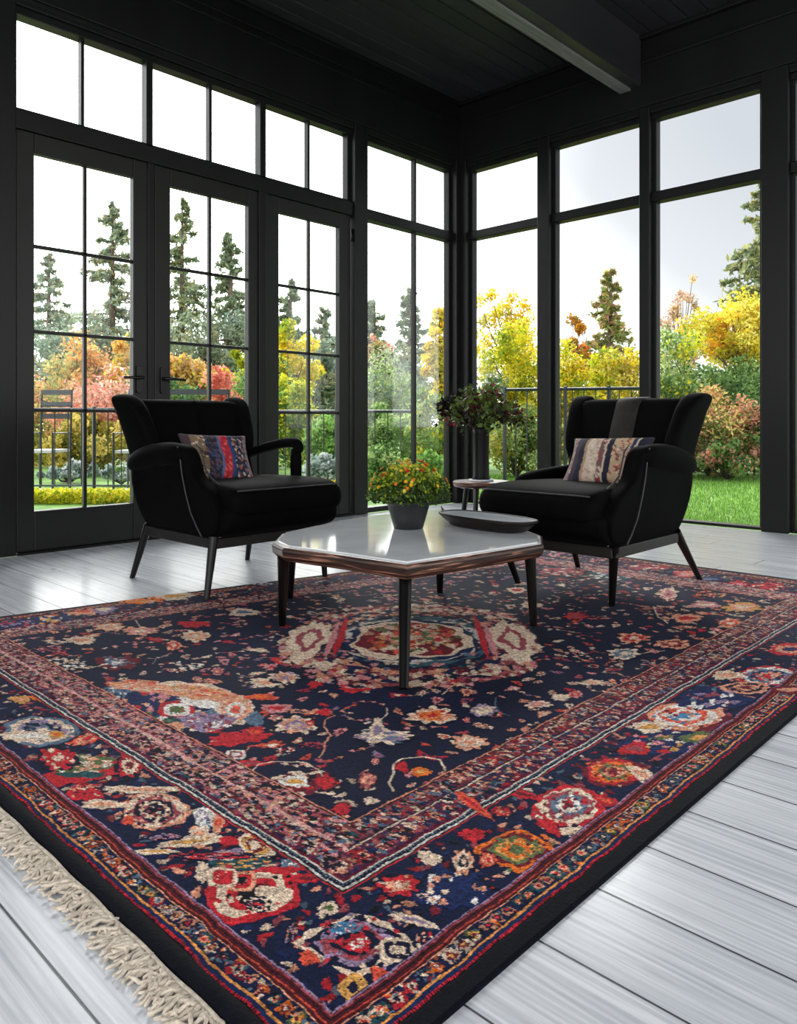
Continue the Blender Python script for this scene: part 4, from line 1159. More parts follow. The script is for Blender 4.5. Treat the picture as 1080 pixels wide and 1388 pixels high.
def stripe_paint(stops, seed, blotch):
    def f(U, Vv):
        r = np.random.RandomState(seed)
        C_ = np.zeros(U.shape + (3,))
        uu = U + .02 * np.sin(Vv * 4) + .006 * np.sin(Vv * 17 + 2)
        for a, b_, col in stops:
            C_[(uu >= a) & (uu < b_)] = lin(col)
        for k in range(420):
            cx, cy = r.uniform(-1, 1, 2); s = r.uniform(.012, .04)
            m = ((U - cx + .3 * (Vv - cy)) / s) ** 2 + ((Vv - cy) / (s * r.uniform(1, 2.5))) ** 2 < 1
            for a, b_, pal in blotch:
                if a <= cx < b_ and len(pal):
                    C_[m & (uu >= a) & (uu < b_)] = lin(pal[r.randint(len(pal))])
        return C_
    return f
NV = (22, 24, 48); CRM = (206, 186, 166); TAN = (170, 140, 110); RD = (176, 30, 46); RST = (150, 76, 50); MAU = (150, 120, 126)
p1 = stripe_paint([(-1, -.78, (60, 44, 52)), (-.78, -.38, (120, 98, 78)), (-.38, -.02, NV), (-.02, .06, (84, 96, 140)), (.06, .30, RD), (.30, .40, (30, 60, 110)), (.40, .82, NV), (.82, 1.01, (150, 132, 130))], 3,
    [(-.78, -.38, [(60, 44, 40), CRM, (140, 120, 80)]), (-.38, -.02, [(96, 66, 70), (60, 70, 110)]), (.06, .30, [(224, 90, 90), (150, 20, 40)]), (.40, .82, [CRM, RST, MAU, (60, 80, 120)]), (.82, 1.01, [RST, NV])])
p2 = stripe_paint([(-1, -.80, MAU), (-.80, -.66, (60, 48, 60)), (-.66, -.52, NV), (-.52, -.44, TAN), (-.44, -.12, CRM), (-.12, .0, (110, 84, 84)), (0, .05, CRM), (.05, .19, NV), (.19, .62, (200, 170, 140)), (.62, .70, (40, 48, 90)), (.70, .76, CRM), (.76, 1.01, NV)], 9,
    [(-1, -.8, [CRM, (110, 90, 100)]), (-.44, -.12, [(186, 158, 140), (224, 206, 190)]), (-.12, 0, [RD, CRM]), (.19, .62, [RST, (180, 96, 60), (224, 200, 170), MAU, (120, 80, 70)])])
def rotmat(yaw, pitch, roll):
    return (Matrix.Rotation(yaw, 3, 'Z') @ Matrix.Rotation(pitch, 3, 'X') @ Matrix.Rotation(roll, 3, 'Y'))
# cushion plane: local x = width, z = height, y = thickness
pillow('cushion', (1.345, -3.475, .582), .34, .26, .11, rotmat(math.radians(80), math.radians(-34), math.radians(3)), p1, 'navy, red and tan patterned cushion leaning in the armchair before the glazed doors')
pillow('cushion', (2.80, -2.37, .575), .38, .27, .11, rotmat(math.radians(6), math.radians(-40), math.radians(-2)), p2, 'cream, rust and navy striped cushion leaning in the armchair by the right windows')

# ------------------------------------------------------------ coffee table
TZ = 0.33
TP = [(2.956, -3.858), (2.687, -3.887), (2.439, -3.925), (2.323, -3.882), (2.172, -3.728), (2.032, -3.206), (2.098, -2.707), (2.625, -2.878), (2.926, -3.082), (3.035, -3.243), (2.994, -3.592)]
def shrink(poly, k):
    c_ = np.mean(np.array(poly), 0); return [tuple(c_ + (np.array(p) - c_) * k) for p in poly]
tr_ = empty('coffee_table', (2.68, -3.50, 0.009), 'low six-legged dark wood coffee table with a grey glass top, on the rug', 'table')
b = MB(); b.loft([[(x, y, TZ - .050) for x, y in shrink(TP, .965)], [(x, y, TZ - .034) for x, y in shrink(TP, .995)], [(x, y, TZ - .010) for x, y in shrink(TP, 1.0)], [(x, y, TZ - .001) for x, y in shrink(TP, .985)]])
b.build('table_frame', M_TWOOD, tr_, bevel=.004)
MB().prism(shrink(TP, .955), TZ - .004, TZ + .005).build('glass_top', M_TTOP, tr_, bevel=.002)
TL = [((2.888, -3.793), (3.051, -3.971)), ((2.374, -3.869), (2.268, -3.794)), ((2.307, -3.784), (1.935, -3.496)), ((2.934, -3.181), (2.932, -3.155)), ((2.421, -3.088), (2.329, -2.981))]
for (tx, ty), (fx, fy) in TL:
    b = MB(); pts = []
    for k in range(5):
        f_ = k / 4
        pts.append((tx + (fx - tx) * f_, ty + (fy - ty) * f_, (TZ - .045) * (1 - f_) + .009 * f_))
    b.tube(pts, [.022, .019, .017, .0155, .013], 12)
    b.build('leg', M_LEG, tr_)

# tray
def tray():
    (ax, ay), (bx, by) = ((2.435, -3.070), (2.917, -3.137))
    A = V(ax, ay); B = V(bx, by); c_ = (A + B) / 2; L2 = np.linalg.norm(B - A) / 2; u = (B - A) / (2 * L2); w = V(-u[1], u[0])
    hw = .10
    z0 = TZ + .005
    def ring(k, kk, z, n=28):
        out = []
        for i in range(n):
            a = 2 * math.pi * i / n
            px_ = math.copysign(abs(math.cos(a)) ** .8, math.cos(a)) * L2 * k; pw = math.copysign(abs(math.sin(a)) ** .75, math.sin(a)) * hw * kk
            out.append((c_[0] + u[0] * px_ + w[0] * pw, c_[1] + u[1] * px_ + w[1] * pw, z))
        return out
    r = empty('tray', (c_[0], c_[1], z0), 'dark oval wooden tray with pale glazed inside, at the far end of the coffee table', 'tray')
    MB().loft([ring(.66, .62, z0), ring(.78, .74, z0 + .006), ring(.93, .92, z0 + .030), ring(1.0, 1.0, z0 + .042), ring(1.0, 1.0, z0 + .050), ring(.96, .94, z0 + .051), ring(.93, .90, z0 + .044)]).build('tray_body', M_TRAYW, r, smooth=True)
    MB().loft([ring(.925, .895, z0 + .0438), ring(.925, .895, z0 + .0465)]).build('tray_inside', M_TRAYIN, r)
    h = MB(); e = A
    h.tube([(e[0] + u[0] * .03, e[1] + u[1] * .03, z0 + .036), (e[0], e[1], z0 + .040), (e[0] - u[0] * .015, e[1] - u[1] * .015, z0 + .050), (e[0] - u[0] * .025, e[1] - u[1] * .025, z0 + .062)], [.008, .007, .005, .003], 8)
    h.build('curled_tip', M_TWOOD, r, smooth=True)
tray()

# ------------------------------------------------------------ leaf tools
def rand_unit(n, r):
    v = r.normal(size=(n, 3)); return v / np.linalg.norm(v, axis=1, keepdims=True)
def leaves(cent, size, pal, r, asp=.5, up=0.0, vary=.25):
    n = len(cent)
    u = rand_unit(n, r); u[:, 2] *= (1 - up); u /= np.linalg.norm(u, axis=1, keepdims=True)
    v = np.cross(u, rand_unit(n, r)); v /= np.linalg.norm(v, axis=1, keepdims=True)
    s = size * r.uniform(.6, 1.3, (n, 1))
    vs = np.stack([cent - u * s, cent + v * s * asp - u * s * .1, cent + u * s, cent - v * s * asp - u * s * .1], 1).reshape(-1, 3)
    P_ = np.array([lin(c_) for c_ in pal])
    return vs, P_, s

# potted chrysanthemum on the table
def potted_plant():
    cx, cy, z0 = (2.455, -3.316, 0.335)
    rt = empty('flower_pot', (cx, cy, z0), 'dark grey pot of small yellow, orange and red chrysanthemums on the coffee table', 'potted plant')
    H_ = .112
    MB().lathe((cx, cy, z0), [(.054, 0), (.058, .003), (.070, .045), (.083, .092), (.088, H_ - .012), (.091, H_ - .010), (.091, H_), (.085, H_), (.081, H_ - .015)], 40).build('pot', M_POT, rt, smooth=True)
    MB().lathe((cx, cy, z0), [(.083, H_ - .018), (.083, H_ - .012)], 30).build('soil', M_SOIL, rt)
    r = np.random.RandomState(4)
    st = MB()
    n = 3600
    d = rand_unit(n, r); d[:, 2] = np.abs(d[:, 2]) * 1.0 - .12
    rad = r.uniform(.35, 1.0, (n, 1)) ** .5
    cent = np.array([cx, cy, z0 + H_ + .012]) + d * rad * np.array([.170, .170, .148])
    cent[:, 2] = np.maximum(cent[:, 2], z0 + H_ - .006 - .0 * cent[:, 2])
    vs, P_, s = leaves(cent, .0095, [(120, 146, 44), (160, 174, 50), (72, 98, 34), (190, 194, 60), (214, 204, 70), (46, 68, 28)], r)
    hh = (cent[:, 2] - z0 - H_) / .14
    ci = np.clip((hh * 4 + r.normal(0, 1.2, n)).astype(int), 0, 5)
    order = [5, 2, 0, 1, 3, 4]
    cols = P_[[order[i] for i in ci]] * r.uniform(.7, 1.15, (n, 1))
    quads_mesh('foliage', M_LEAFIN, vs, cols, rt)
    for k in range(26):
        a = r.uniform(0, 6.28); q = r.uniform(.02, .12)
        st.tube([(cx + .03 * math.cos(a), cy + .03 * math.sin(a), z0 + H_ - .015), (cx + q * .7 * math.cos(a), cy + q * .7 * math.sin(a), z0 + H_ + .05), (cx + q * math.cos(a), cy + q * math.sin(a), z0 + H_ + .10)], [.002, .0015, .001], 5)
    # the long drooping stem on the left
    dx, dy = -.7208 * 1.0, .6931 * 1.0
    st.tube([(cx + dx * .10, cy + dy * .10, z0 + .13), (cx + dx * .145, cy + dy * .145, z0 + .145), (cx + dx * .175, cy + dy * .175, z0 + .155), (cx + dx * .19, cy + dy * .19, z0 + .165)], .0016, 5)
    st.build('stems', M_STEM, rt, smooth=True)
    # flower heads: each a small rosette of petals
    fl = [((238, 190, 50), 26), ((232, 140, 46), 18), ((196, 44, 34), 12), ((226, 210, 90), 22)]
    heads = []
    for col, m_ in fl:
        for k in range(m_):
            a = r.uniform(0, 6.28); el = r.uniform(.25, 1.35)
            p = np.array([cx + (.168) * math.cos(el) * math.cos(a), cy + .168 * math.cos(el) * math.sin(a), z0 + H_ + .012 + .148 * math.sin(el)])
            heads.append((p, col, .0085 if col[0] < 200 else .0075))
    for q in ((0.19, .165), (.172, .142)):
        heads.append((np.array([cx + dx * q[0], cy + dy * q[0], z0 + q[1]]), (214, 90, 70), .007))
    for p, col, rr in heads:
        b_ = MB(); nrm = p - np.array([cx, cy, z0 + H_]); nrm /= np.linalg.norm(nrm)
        u = np.cross(nrm, [0, 0, 1.]); u /= np.linalg.norm(u) + 1e-9; w = np.cross(nrm, u)
        l_ = lin(col)
        for ly, (k_, up_) in enumerate(((1.0, .15), (.62, .45))):
            for i in range(9):
                a = 2 * math.pi * i / 9 + ly * .35
                dr = u * math.cos(a) + w * math.sin(a); tn = -u * math.sin(a) + w * math.cos(a)
                tip = p + dr * rr * k_ * 1.3 + nrm * rr * up_
                mid = p + dr * rr * .6 * k_ + nrm * rr * (up_ + .1)
                b_.add([p, mid + tn * rr * .22, tip, mid - tn * rr * .22], [(0, 1, 2, 3)], tuple(v_ * r.uniform(.8, 1.1) for v_ in l_))
        b_.build('flower', M_LEAFIN, rt)
potted_plant()

# ------------------------------------------------------------ side table, vase, stand
sx, sy = 1.856, -2.076
sz = .418
st_ = empty('side_table', (sx, sy, .009), 'small round dark wood side table carrying the vase between the armchairs', 'side table')
MB().lathe((sx, sy, 0), [(.130, sz - .035), (.150, sz - .03), (.160, sz - .016), (.160, sz - .004), (.156, sz)], 36).build('table_top', M_TWOOD, st_, smooth=False)
for a in (200, 290, 20, 110):
    a = math.radians(a)
    MB().tube([(sx + .085 * math.cos(a), sy + .085 * math.sin(a), sz - .03), (sx + .135 * math.cos(a), sy + .135 * math.sin(a), .009)], [.016, .012], 10).build('leg', M_LEG, st_)
def bouquet():
    cx, cy, z0 = sx + .0, sy - .0, sz
    rt = empty('vase', (cx, cy, z0), 'tall black vase filled with dark red and green autumn leaves on the side table', 'vase')
    MB().lathe((cx, cy, z0), [(.050, 0), (.052, .004), (.046, .03), (.044, .15), (.046, .27), (.056, .325), (.050, .325), (.040, .27)], 28).build('vase_body', M_VASE, rt, smooth=True)
    MB().lathe((cx, cy, z0), [(.068, .001), (.070, .003), (.070, .012), (.067, .012), (.066, .004)], 28).build('glass_saucer', M_TRAYIN, rt, smooth=True)
    r = np.random.RandomState(8)
    st = MB(); tips = []
    for k in range(40):
        a = r.uniform(0, 6.28); q = r.uniform(.06, .28); h = r.uniform(-.03, .17) * (1 - q * 1.2)
        t_ = np.array([cx + q * math.cos(a), cy + q * math.sin(a), z0 + .36 + h])
        st.tube([(cx + .02 * math.cos(a), cy + .02 * math.sin(a), z0 + .28), ((cx + t_[0]) / 2, (cy + t_[1]) / 2, z0 + .40 + max(h, 0) * .5), tuple(t_)], [.0025, .002, .0012], 5)
        tips.append(t_)
    ux, uy = .7208, -.6931
    # two long sprays to the right and one down left
    for q, h in ((.27, .10), (.36, .13), (-.24, .02), (-.20, -.04), (.32, .05), (.30, -.02), (.24, .0), (.22, .12), (.34, .09)):
        t_ = np.array([cx + ux * q, cy + uy * q, z0 + .36 + h]); tips.append(t_); tips.append(t_ + np.array([-ux * .03 * np.sign(q), -uy * .03 * np.sign(q), -.015]))
        st.tube([(cx, cy, z0 + .28), (cx + ux * q * .5, cy + uy * q * .5, z0 + .42 + h * .4), tuple(t_)], [.0025, .002, .0012], 5)
    st.build('stems', M_STEM, rt, smooth=True)
    tips = np.array(tips)
    n = 2300
    ti = r.randint(0, len(tips), n)
    cent = tips[ti] + r.normal(0, .022, (n, 3)); core = r.rand(n) < .25
    cent[core] = np.array([cx, cy, z0 + .385]) + r.normal(0, 1, (core.sum(), 3)) * np.array([.10, .10, .04])
    vs, P_, s = leaves(cent, .016, [(34, 18, 20), (70, 20, 26), (34, 44, 24), (70, 92, 34), (20, 14, 16), (104, 36, 40), (40, 50, 26)], r, asp=.6)
    loc_ = (cent[:, 0] - cx) * ux + (cent[:, 1] - cy) * uy
    cl = r.randint(0, 7, len(tips))[ti]
    cols = P_[cl] * r.uniform(.6, 1.3, (n, 1))
    g = (loc_ > .12) & (r.rand(n) < .7); cols[g] = np.array(lin((86, 104, 44))) * r.uniform(.5, 1.2, (g.sum(), 1))
    g = (loc_ < -.12) & (cent[:, 2] < z0 + .38) & (r.rand(n) < .6); cols[g] = np.array(lin((170, 50, 70))) * r.uniform(.5, 1.2, (g.sum(), 1))
    quads_mesh('foliage', M_LEAFIN, vs, cols, rt)
bouquet()
def stand():
    x, y = (1.168, -1.056)
    rt = empty('plant_stand', (x, y, 0), 'very low round pale stand on thin legs on the floor beneath the corner window', 'stand')
    MB().lathe((x, y, 0), [(.10, .118), (.108, .12), (.108, .128), (.10, .130)], 30).build('stand_top', M_TRAYIN, rt, smooth=True)
    for a in (30, 150, 270):
        a = math.radians(a)
        MB().tube([(x + .07 * math.cos(a), y + .07 * math.sin(a), .119), (x + .085 * math.cos(a), y + .085 * math.sin(a), 0)], .005, 8).build('leg', M_METAL, rt)
stand()

# ------------------------------------------------------------ garden
AX = np.array([.6931 * 0 + -.6931, .7208]); # view axis in the room frame
RT = np.array([.7208, .6931])
def at(px, Y):
    """point of the garden seen at bearing px (photo column) at Y metres ahead of the viewpoint"""
    k = (px - 540) / 1040 * Y
    return CAM_X + AX[0] * Y + RT[0] * k, CAM_Y + AX[1] * Y + RT[1] * k
def zat(py, Y): return CAM_Z + (570 - py) / 1040 * Y

def broadleaf(name, px, Y, top, hw, base_py, pal, n, leaf, label, cat='tree', shrub=False, seed=0, clusters=34, sparse=.5):
    x, y = at(px, Y); r = np.random.RandomState(seed)
    ztop = zat(top, Y); R_ = hw / 1040 * Y; zb = -.03 if shrub else max(.2, zat(base_py, Y))
    rt = empty(name, (x, y, -.03), label, cat)
    zc = (ztop + zb) / 2; H2 = (ztop - zb) / 2
    d = rand_unit(clusters, r); rad = r.uniform(.3, .92, (clusters, 1))
    cc = np.array([x, y, zc]) + d * rad * np.array([R_, R_, H2])
    if shrub: cc[:, 2] = np.maximum(cc[:, 2], .1)
    b = MB()
    th = max(.04, R_ * .045)
    if not shrub:
        b.tube([(x, y, -.05), (x + .05 * R_, y, zb * .6), (x, y, zc)], [th * 1.4, th, th * .6], 8)
    for c_ in cc[::1 if not shrub else 3]:
        s_ = np.array([x, y, min(zc * .8, c_[2] * .7) if not shrub else .0])
        m_ = (s_ + c_) / 2 + r.normal(0, .08 * R_, 3) * .5
        b.tube([s_, m_, c_], [th * .45, th * .28, th * .12], 5)
    b.build('trunk' if not shrub else 'stems', M_BARK, rt, smooth=True)
    n = int(n * 2.0); leaf = leaf * .66
    ci = r.randint(0, clusters, n)
    spread = sparse * min(R_, H2 if H2 > 0 else R_) * r.uniform(.45, .8, clusters)
    off = rand_unit(n, r) * (r.rand(n, 1) ** .45)
    cent = cc[ci] + off * spread[ci][:, None]
    cent[:, 2] = np.maximum(cent[:, 2], .0)
    vs, P_, s = leaves(cent, leaf, pal, r)
    base = r.randint(0, len(pal), clusters)
    pick = np.where(r.rand(n) < .6, base[ci], r.randint(0, len(pal), n))
    cols = P_[pick] * r.uniform(.65, 1.2, (n, 1))
    quads_mesh('foliage', M_LEAF, vs, np.clip(cols, 0, .95), rt)
    return rt
def conifer(px, Y, top, hw, pal, n, label, seed=0, leaf=.16, ragged=.5):
    x, y = at(px, Y); r = np.random.RandomState(seed + 50)
    ztop = zat(top, Y); R_ = hw / 1040 * Y
    rt = empty('conifer_tree', (x, y, -.03), label, 'tree')
    b = MB(); b.tube([(x, y, -.05), (x, y, ztop * .5), (x + .05, y, ztop)], [.16, .1, .02], 8)
    cents = []; wh = []
    n = int(n * 1.25); leaf = leaf * .62; nb = int(46 + ztop * 5)
    for k in range(nb):
        f = (k + r.rand()) / nb; z = .6 + (ztop - .6) * f
        L_ = R_ * (1 - f) ** .8 * r.uniform(1 - ragged, 1 + ragged * .5) + .12
        a = r.uniform(0, 6.28); dz = -.12 * L_ + (f > .8) * .2 * L_
        e = np.array([x + L_ * math.cos(a), y + L_ * math.sin(a), z + dz])
        s_ = np.array([x, y, z])
        b.tube([s_, (s_ + e) / 2 + [0, 0, .05 * L_], e], [.03, .02, .008], 4)
        m_ = max(4, int(n / nb * (L_ / R_ + .25)))
        t_ = r.rand(m_, 1) ** .7
        cents.append(s_ + (e - s_) * t_ + r.normal(0, 1, (m_, 3)) * [.11 * L_, .11 * L_, .05 * L_ + .04] * (1 - .4 * t_))
    b.build('trunk', M_BARK, rt, smooth=True)
    cent = np.concatenate(cents); cent[:, 2] = np.maximum(cent[:, 2], 0)
    vs, P_, s = leaves(cent, leaf, pal, r, asp=.4)
    cols = P_[r.randint(0, len(pal), len(cent))] * r.uniform(.6, 1.25, (len(cent), 1))
    quads_mesh('foliage', M_LEAF, vs, cols, rt)
    return rt
GREEN_D = [(134, 150, 122), (152, 166, 136), (112, 130, 104), (166, 176, 140)]  # conifer greens, here and below, paled: distance haze put into the leaf colour
GREEN_C = [(148, 166, 150), (164, 180, 162), (128, 148, 134), (178, 188, 164), (180, 176, 136)]
YEL = [(250, 222, 50), (252, 230, 84), (236, 196, 40), (196, 190, 60), (252, 236, 120)]
YELG = [(214, 214, 50), (232, 222, 70), (180, 190, 50), (146, 168, 50), (246, 224, 60)]
ORG_ = [(160, 170, 110), (190, 190, 120), (244, 184, 108), (248, 200, 126), (226, 160, 96), (238, 210, 138), (208, 170, 116)]
PNK = [(232, 158, 134), (240, 182, 160), (220, 136, 116), (238, 198, 180), (190, 160, 124)]
GRN = [(120, 168, 80), (150, 192, 100), (94, 140, 70), (176, 206, 122), (84, 120, 66)]
GRNP = [(146, 178, 104), (176, 200, 130), (116, 150, 84), (196, 214, 150), (90, 126, 70)]
OLV = [(178, 168, 70), (206, 186, 90), (140, 140, 60), (220, 196, 110), (110, 120, 50)]
GRY = [(176, 190, 186), (206, 214, 212), (140, 160, 156), (120, 146, 120), (224, 226, 226)]
MIX = [(216, 150, 110), (232, 186, 130), (150, 164, 90), (110, 136, 76), (226, 202, 126), (220, 160, 130), (130, 156, 90)]
GRND = [(84, 122, 70), (110, 146, 82), (68, 100, 58), (136, 166, 92)]
# conifers
conifer(66, 24, 345, 62, GREEN_C, 5200, 'grey-green conifer farthest left through the left glazed door', 1)
conifer(152, 22, 276, 78, GREEN_C + [(150, 140, 84)], 7000, 'tall ragged conifer behind the right half of the left glazed door', 2)
conifer(246, 24, 272, 74, GREEN_D + [(140, 134, 80)], 7000, 'tallest dark conifer, seen through the second glazed door', 3)
conifer(312, 22, 318, 60, GREEN_D, 6000, 'dark conifer at the right edge of the second glazed door', 4)
conifer(393, 23, 380, 48, GREEN_D, 4500, 'dark conifer behind the yellow tree in the third glazed door', 5)
conifer(440, 22, 420, 44, GREEN_C, 4000, 'short conifer at the right of the third glazed door', 6)
conifer(506, 22, 408, 52, GREEN_C, 5000, 'conifer just right of the post beside the doors', 7)
conifer(556, 20, 392, 40, GREEN_D, 2600, 'thin sparse conifer behind the divided corner window bar', 8, ragged=.5)
conifer(826, 20, 368, 50, [(150, 160, 90), (186, 174, 100), (126, 140, 80), (196, 150, 120)], 3600, 'slender olive-green conifer in the window behind the right armchair', 9)
conifer(1034, 18, 248, 96, [(136, 148, 112), (156, 162, 114), (180, 172, 110), (108, 122, 96)], 6500, 'tall dark conifer against the wide post on the right', 10, ragged=.45)
# broadleaf trees
broadleaf('autumn_tree', 110, 16, 452, 66, 600, ORG_, 4200, .085, 'orange autumn tree in the left glazed door', seed=1)
broadleaf('autumn_tree', 185, 15, 430, 40, 600, YEL + ORG_, 2600, .08, 'small golden tree by the handle side of the left glazed door', seed=2)
broadleaf('autumn_tree', 252, 15, 438, 46, 600, ORG_ + YEL[:2], 3200, .08, 'pale orange tree in the left half of the second glazed door', seed=3)
broadleaf('autumn_tree', 325, 14, 458, 34, 640, YELG, 2200, .08, 'lime-yellow tree at the right edge of the second glazed door', seed=4)
broadleaf('autumn_tree', 392, 13, 432, 40, 620, YEL + YELG, 3200, .07, 'bright yellow tree in the third glazed door', seed=5)
broadleaf('autumn_tree', 513, 18, 455, 22, 500, PNK[:3] + ORG_[:2], 700, .08, 'small orange-topped tree right of the post', seed=6)
broadleaf('autumn_tree', 597, 15, 412, 30, 560, YEL, 2600, .075, 'golden tree at the left side of the corner post', seed=7)
broadleaf('autumn_tree', 688, 15, 372, 62, 560, YEL[:4] + [(180, 170, 60)], 2700, .06, 'tall airy golden tree right of the corner post', seed=8, clusters=48, sparse=.32)
broadleaf('autumn_tree', 776, 16, 412, 34, 600, [(214, 150, 50), (180, 130, 50), (130, 130, 50), (220, 110, 60)], 1900, .075, 'orange-brown tree at the left side of the window behind the armchair', seed=9)
broadleaf('autumn_tree', 822, 13, 458, 42, 640, YELG, 3400, .065, 'lime-yellow tree rising above the right armchair', seed=10)
broadleaf('autumn_tree', 925, 16, 362, 44, 560, [(214, 180, 160), (226, 196, 150), (190, 160, 110)], 900, .06, 'thin pale pinkish tree in the window left of the wide post', seed=11, sparse=.3)
broadleaf('autumn_tree', 1002, 12.5, 375, 82, 520, YEL + [(240, 180, 50), (190, 196, 70)], 4600, .055, 'large spreading golden tree left of the wide post', seed=12, clusters=54, sparse=.36)
for i, (px, Y, top, hw, lab) in enumerate([(95, 21, 408, 78, 'hazy grey-green tree behind the orange tree at far left'), (215, 20, 418, 60, 'hazy green tree behind the meeting stiles of the door pair'), (292, 21, 402, 60, 'hazy dark green tree between the conifers of the second glazed door'), (425, 20, 442, 56, 'hazy green tree low behind the third glazed door'), (548, 19, 470, 50, 'hazy green tree behind the bush in the corner window')]):
    broadleaf('background_tree', px, Y, top, hw, 640, GREEN_C + GREEN_D[:2], 2600, .10, lab, seed=60 + i, clusters=44, sparse=.45)
# shrubs
SH = [
 (60, 13, 500, 60, MIX, 3000, 'mixed orange and green shrub at the left edge of the left glazed door'),
 (140, 12, 505, 62, PNK, 3600, 'pink-orange shrub above the railing in the left glazed door'),
 (110, 11, 560, 90, OLV, 3600, 'olive shrub behind the railing in the left glazed door'),
 (95, 9.5, 625, 50, GRY, 1800, 'low silvery shrub at the left behind the railing'),
 (165, 9.3, 628, 40, GRY + GRN[:2], 1600, 'low silvery green shrub right of the other silvery one'),
 (235, 12, 500, 40, GRND + [(90, 130, 90)], 2600, 'dark green shrub in the second glazed door'),
 (300, 11, 495, 44, PNK[:3] + [(222, 120, 100)], 3000, 'red shrub in the second glazed door'),
 (400, 11, 500, 44, YELG + GRN, 3400, 'yellow-green shrub in the third glazed door'),
 (440, 10, 560, 34, GRN, 2600, 'green shrub at the right of the third glazed door'),
 (436, 8, 615, 26, GRY, 1300, 'silver-leaved shrub low in the third glazed door'),
 (448, 7.2, 650, 16, YEL, 500, 'small yellow flowering plant at the foot of the third glazed door'),
 (520, 14, 470, 60, GREEN_C + GRNP[:2], 3800, 'grey-green shrub right of the post beside the doors'),
 (530, 10, 548, 64, GRNP, 4600, 'fresh green bush behind the potted plant'),
 (505, 8.2, 605, 40, GRNP + GRN, 3200, 'low green bush left of the potted plant'),
 (585, 9.5, 520, 34, GRNP + YELG, 3200, 'yellow-green bush left of the corner post'),
 (575, 7.8, 610, 36, GRN, 2600, 'low leafy bush behind the potted plant, nearest the glass'),
 (640, 12, 490, 50, GRNP + GREEN_C, 3400, 'pale green shrub behind the corner post'),
 (695, 12.5, 432, 52, YELG + YEL[:2], 4200, 'yellow-green shrub below the tall golden tree'),
 (700, 10.5, 545, 60, OLV + GRNP, 3600, 'olive green bush behind the vase'),
 (775, 11.5, 448, 44, YELG + YEL, 3600, 'bright yellow shrub above the railing'),
 (845, 11.5, 440, 50, YEL + OLV, 3600, 'golden shrub behind the second right post'),
 (800, 10.2, 560, 70, OLV + ORG_[:2], 3800, 'tan and olive bush behind the right armchair'),
 (920, 12, 432, 60, GRNP + YELG[:2], 4200, 'pale green shrub in the window left of the wide post'),
 (1000, 11.5, 455, 64, GRND + GRNP[:3], 4600, 'large green shrub below the spreading golden tree'),
 (960, 10.6, 525, 62, MIX, 4600, 'orange and green mixed shrub at the edge of the lawn'),
 (1040, 10.4, 540, 56, GRND + PNK[:2], 4200, 'dark green and pink shrub beside the wide post'),
 (985, 10.1, 590, 60, GRND + PNK[:2], 3400, 'low dark shrub with reddish leaves at the lawn edge'),
 (880, 10.3, 590, 56, GRND + OLV, 3000, 'low green shrub behind the right armchair'),
 (1110, 11, 470, 80, GRN + OLV, 4000, 'broad shrub beyond the window right of the wide post'),
 (360, 12.5, 480, 60, GRND, 3000, 'dark green shrub behind the mullion between the doors'),
 (200, 12.5, 500, 60, GRND + OLV, 3000, 'dark shrub behind the meeting stiles of the door pair'),
]
for i, (px, Y, top, hw, pal, n, lab) in enumerate(SH):
    broadleaf('garden_shrub', px, Y, top, hw, 650, pal, n, .045 if Y < 11 else .055, lab, 'shrub', True, seed=100 + i, clusters=40, sparse=.55)
# clipped yellow-green edging hedge and pale path outside the left door
def strip(Ya, Yb, px0, px1, z0, z1, name, m, label, cat):
    p = [at(px0, Ya), at(px1, Ya), at(px1, Yb), at(px0, Yb)]
    prop(MB().prism(p, z0, z1).build(name, m, bevel=.01), label, cat)
strip(8.05, 8.75, -120, 420, -.03, -.012, 'garden_path', M_PATH, 'pale garden path behind the low yellow hedge', 'path')
def hedge():
    r = np.random.RandomState(77); a = np.array(at(-60, 7.35)); b_ = np.array(at(330, 7.35))
    n = 9000; t_ = r.rand(n, 1); h = r.uniform(-.02, .10, n)
    c2_ = np.concatenate([a + (b_ - a) * t_, h[:, None]], 1); c2_[:, :2] += r.uniform(-.16, .16, (n, 1)) * AX
    vs, P_, s = leaves(c2_, .022, YELG, r); cols = P_[r.randint(0, len(P_), n)] * r.uniform(.7, 1.2, (n, 1))
    o = quads_mesh('clipped_hedge', M_LEAF, vs, cols, None, (float(a[0]), float(a[1]), -.03))
    prop(o, 'very low yellow-green hedge running outside the left glazed door', 'hedge')
hedge()
# grass blades of the visible lawn
def blades():
    r = np.random.RandomState(31); n = 110000
    Y = r.uniform(4.2, 11.0, n); px = r.uniform(600, 2300, n)
    k = (px - 540) / 1040 * Y
    x = CAM_X + AX[0] * Y + RT[0] * k; y = CAM_Y + AX[1] * Y + RT[1] * k
    ok = y > .3; x = x[ok]; y = y[ok]; n = len(x)
    base = np.stack([x, y, np.full(n, -.03)], 1); a = r.uniform(0, 6.28, n); w = np.stack([np.cos(a), np.sin(a), np.zeros(n)], 1) * .006
    tip = base + np.stack([r.normal(0, .012, n), r.normal(0, .012, n), r.uniform(.025, .05, n)], 1)
    vs = np.stack([base - w, base + w, tip], 1).reshape(-1, 3)
    P_ = np.array([lin(c_) for c_ in [(112, 160, 68), (92, 138, 54), (150, 188, 92), (132, 176, 78)]])
    cols = P_[r.randint(0, 4, n)] * r.uniform(.7, 1.2, (n, 1))
    o = quads_mesh('grass', M_LEAF, vs, cols, None, (float(x.mean()), float(y.mean()), -.03), 3)
    prop(o, 'short green lawn grass outside the right windows', 'grass', kind='stuff')
blades()
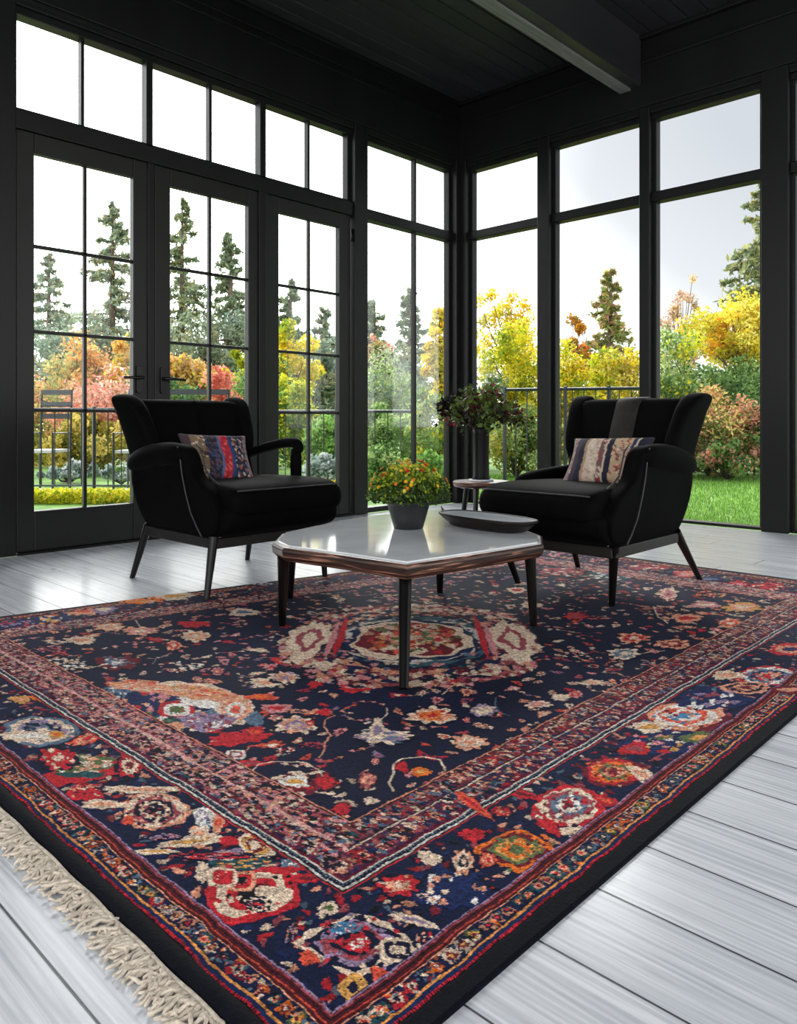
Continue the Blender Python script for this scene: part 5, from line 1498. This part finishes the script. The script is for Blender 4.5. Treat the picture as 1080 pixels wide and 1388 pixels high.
# railings
def railing(pa, pb, h, step, label, posts, low=.09):
    a = V(*pa); b_ = V(*pb); L_ = np.linalg.norm(b_ - a); u = (b_ - a) / L_
    rt = empty('railing', (a[0], a[1], -.03), label, 'railing')
    def bar(z, r_, name): MB().tube([(a[0], a[1], z), (b_[0], b_[1], z)], r_, 8).build(name, M_RAIL, rt)
    bar(h, .017, 'top_rail'); bar(low, .009, 'bottom_rail')
    n = int(L_ / step)
    for i in range(n + 1):
        p = a + u * (L_ * i / n)
        MB().tube([(p[0], p[1], low), (p[0], p[1], h)], .006, 6).build('baluster', M_RAIL, rt)
    for t_ in posts:
        p = a + u * L_ * t_
        MB().box(p[0] - .015, p[0] + .015, p[1] - .015, p[1] + .015, -.03, h + .03).build('post', M_RAIL, rt, bevel=.004)
railing(at(20, 7.9), at(345, 7.9), .875, .13, 'dark metal garden railing outside the pair of glazed doors', (0, .33, .66, 1))
railing(at(352, 8.4), at(560, 8.4), .86, .13, 'dark metal garden railing outside the third glazed door and post', (0, .5, 1))
railing(at(684, 8.0), at(872, 7.6), 1.08, .11, 'dark metal railing outside the windows between the vase and the right armchair', (0, .45, .76, 1))
# small garden bench frames behind the railing
def bench(px, Y, w, label):
    x, y = at(px, Y); rt = empty('garden_bench', (x, y, -.03), label, 'bench')
    u = RT; v = AX
    def P3(a, b, z): return (x + u[0] * a + v[0] * b, y + u[1] * a + v[1] * b, z)
    for a in (-w / 2, w / 2):
        MB().tube([P3(a, .0, -.03), P3(a, 0, .62), P3(a, .45, .62), P3(a, .45, -.03)], .013, 8).build('side_frame', M_RAIL, rt)
        MB().tube([P3(a, .45, .4), P3(a, .5, 1.12)], .013, 8).build('back_post', M_RAIL, rt)
    MB().loft([[P3(-w / 2, 0, z), P3(w / 2, 0, z), P3(w / 2, .45, z), P3(-w / 2, .45, z)] for z in (.40, .43)]).build('seat', M_STONE, rt)
    b = MB()
    for z in (.78, .92, 1.06): b.loft([[P3(-w / 2, .47, z), P3(w / 2, .47, z), P3(w / 2, .50, z), P3(-w / 2, .50, z)], [P3(-w / 2, .48, z + .06), P3(w / 2, .48, z + .06), P3(w / 2, .51, z + .06), P3(-w / 2, .51, z + .06)]])
    b.build('backrest', M_RAIL, rt)
bench(225, 8.4, 1.15, 'dark garden bench behind the railing, between the door pair')
bench(50, 8.5, .35, 'narrow dark garden seat behind the railing at far left')
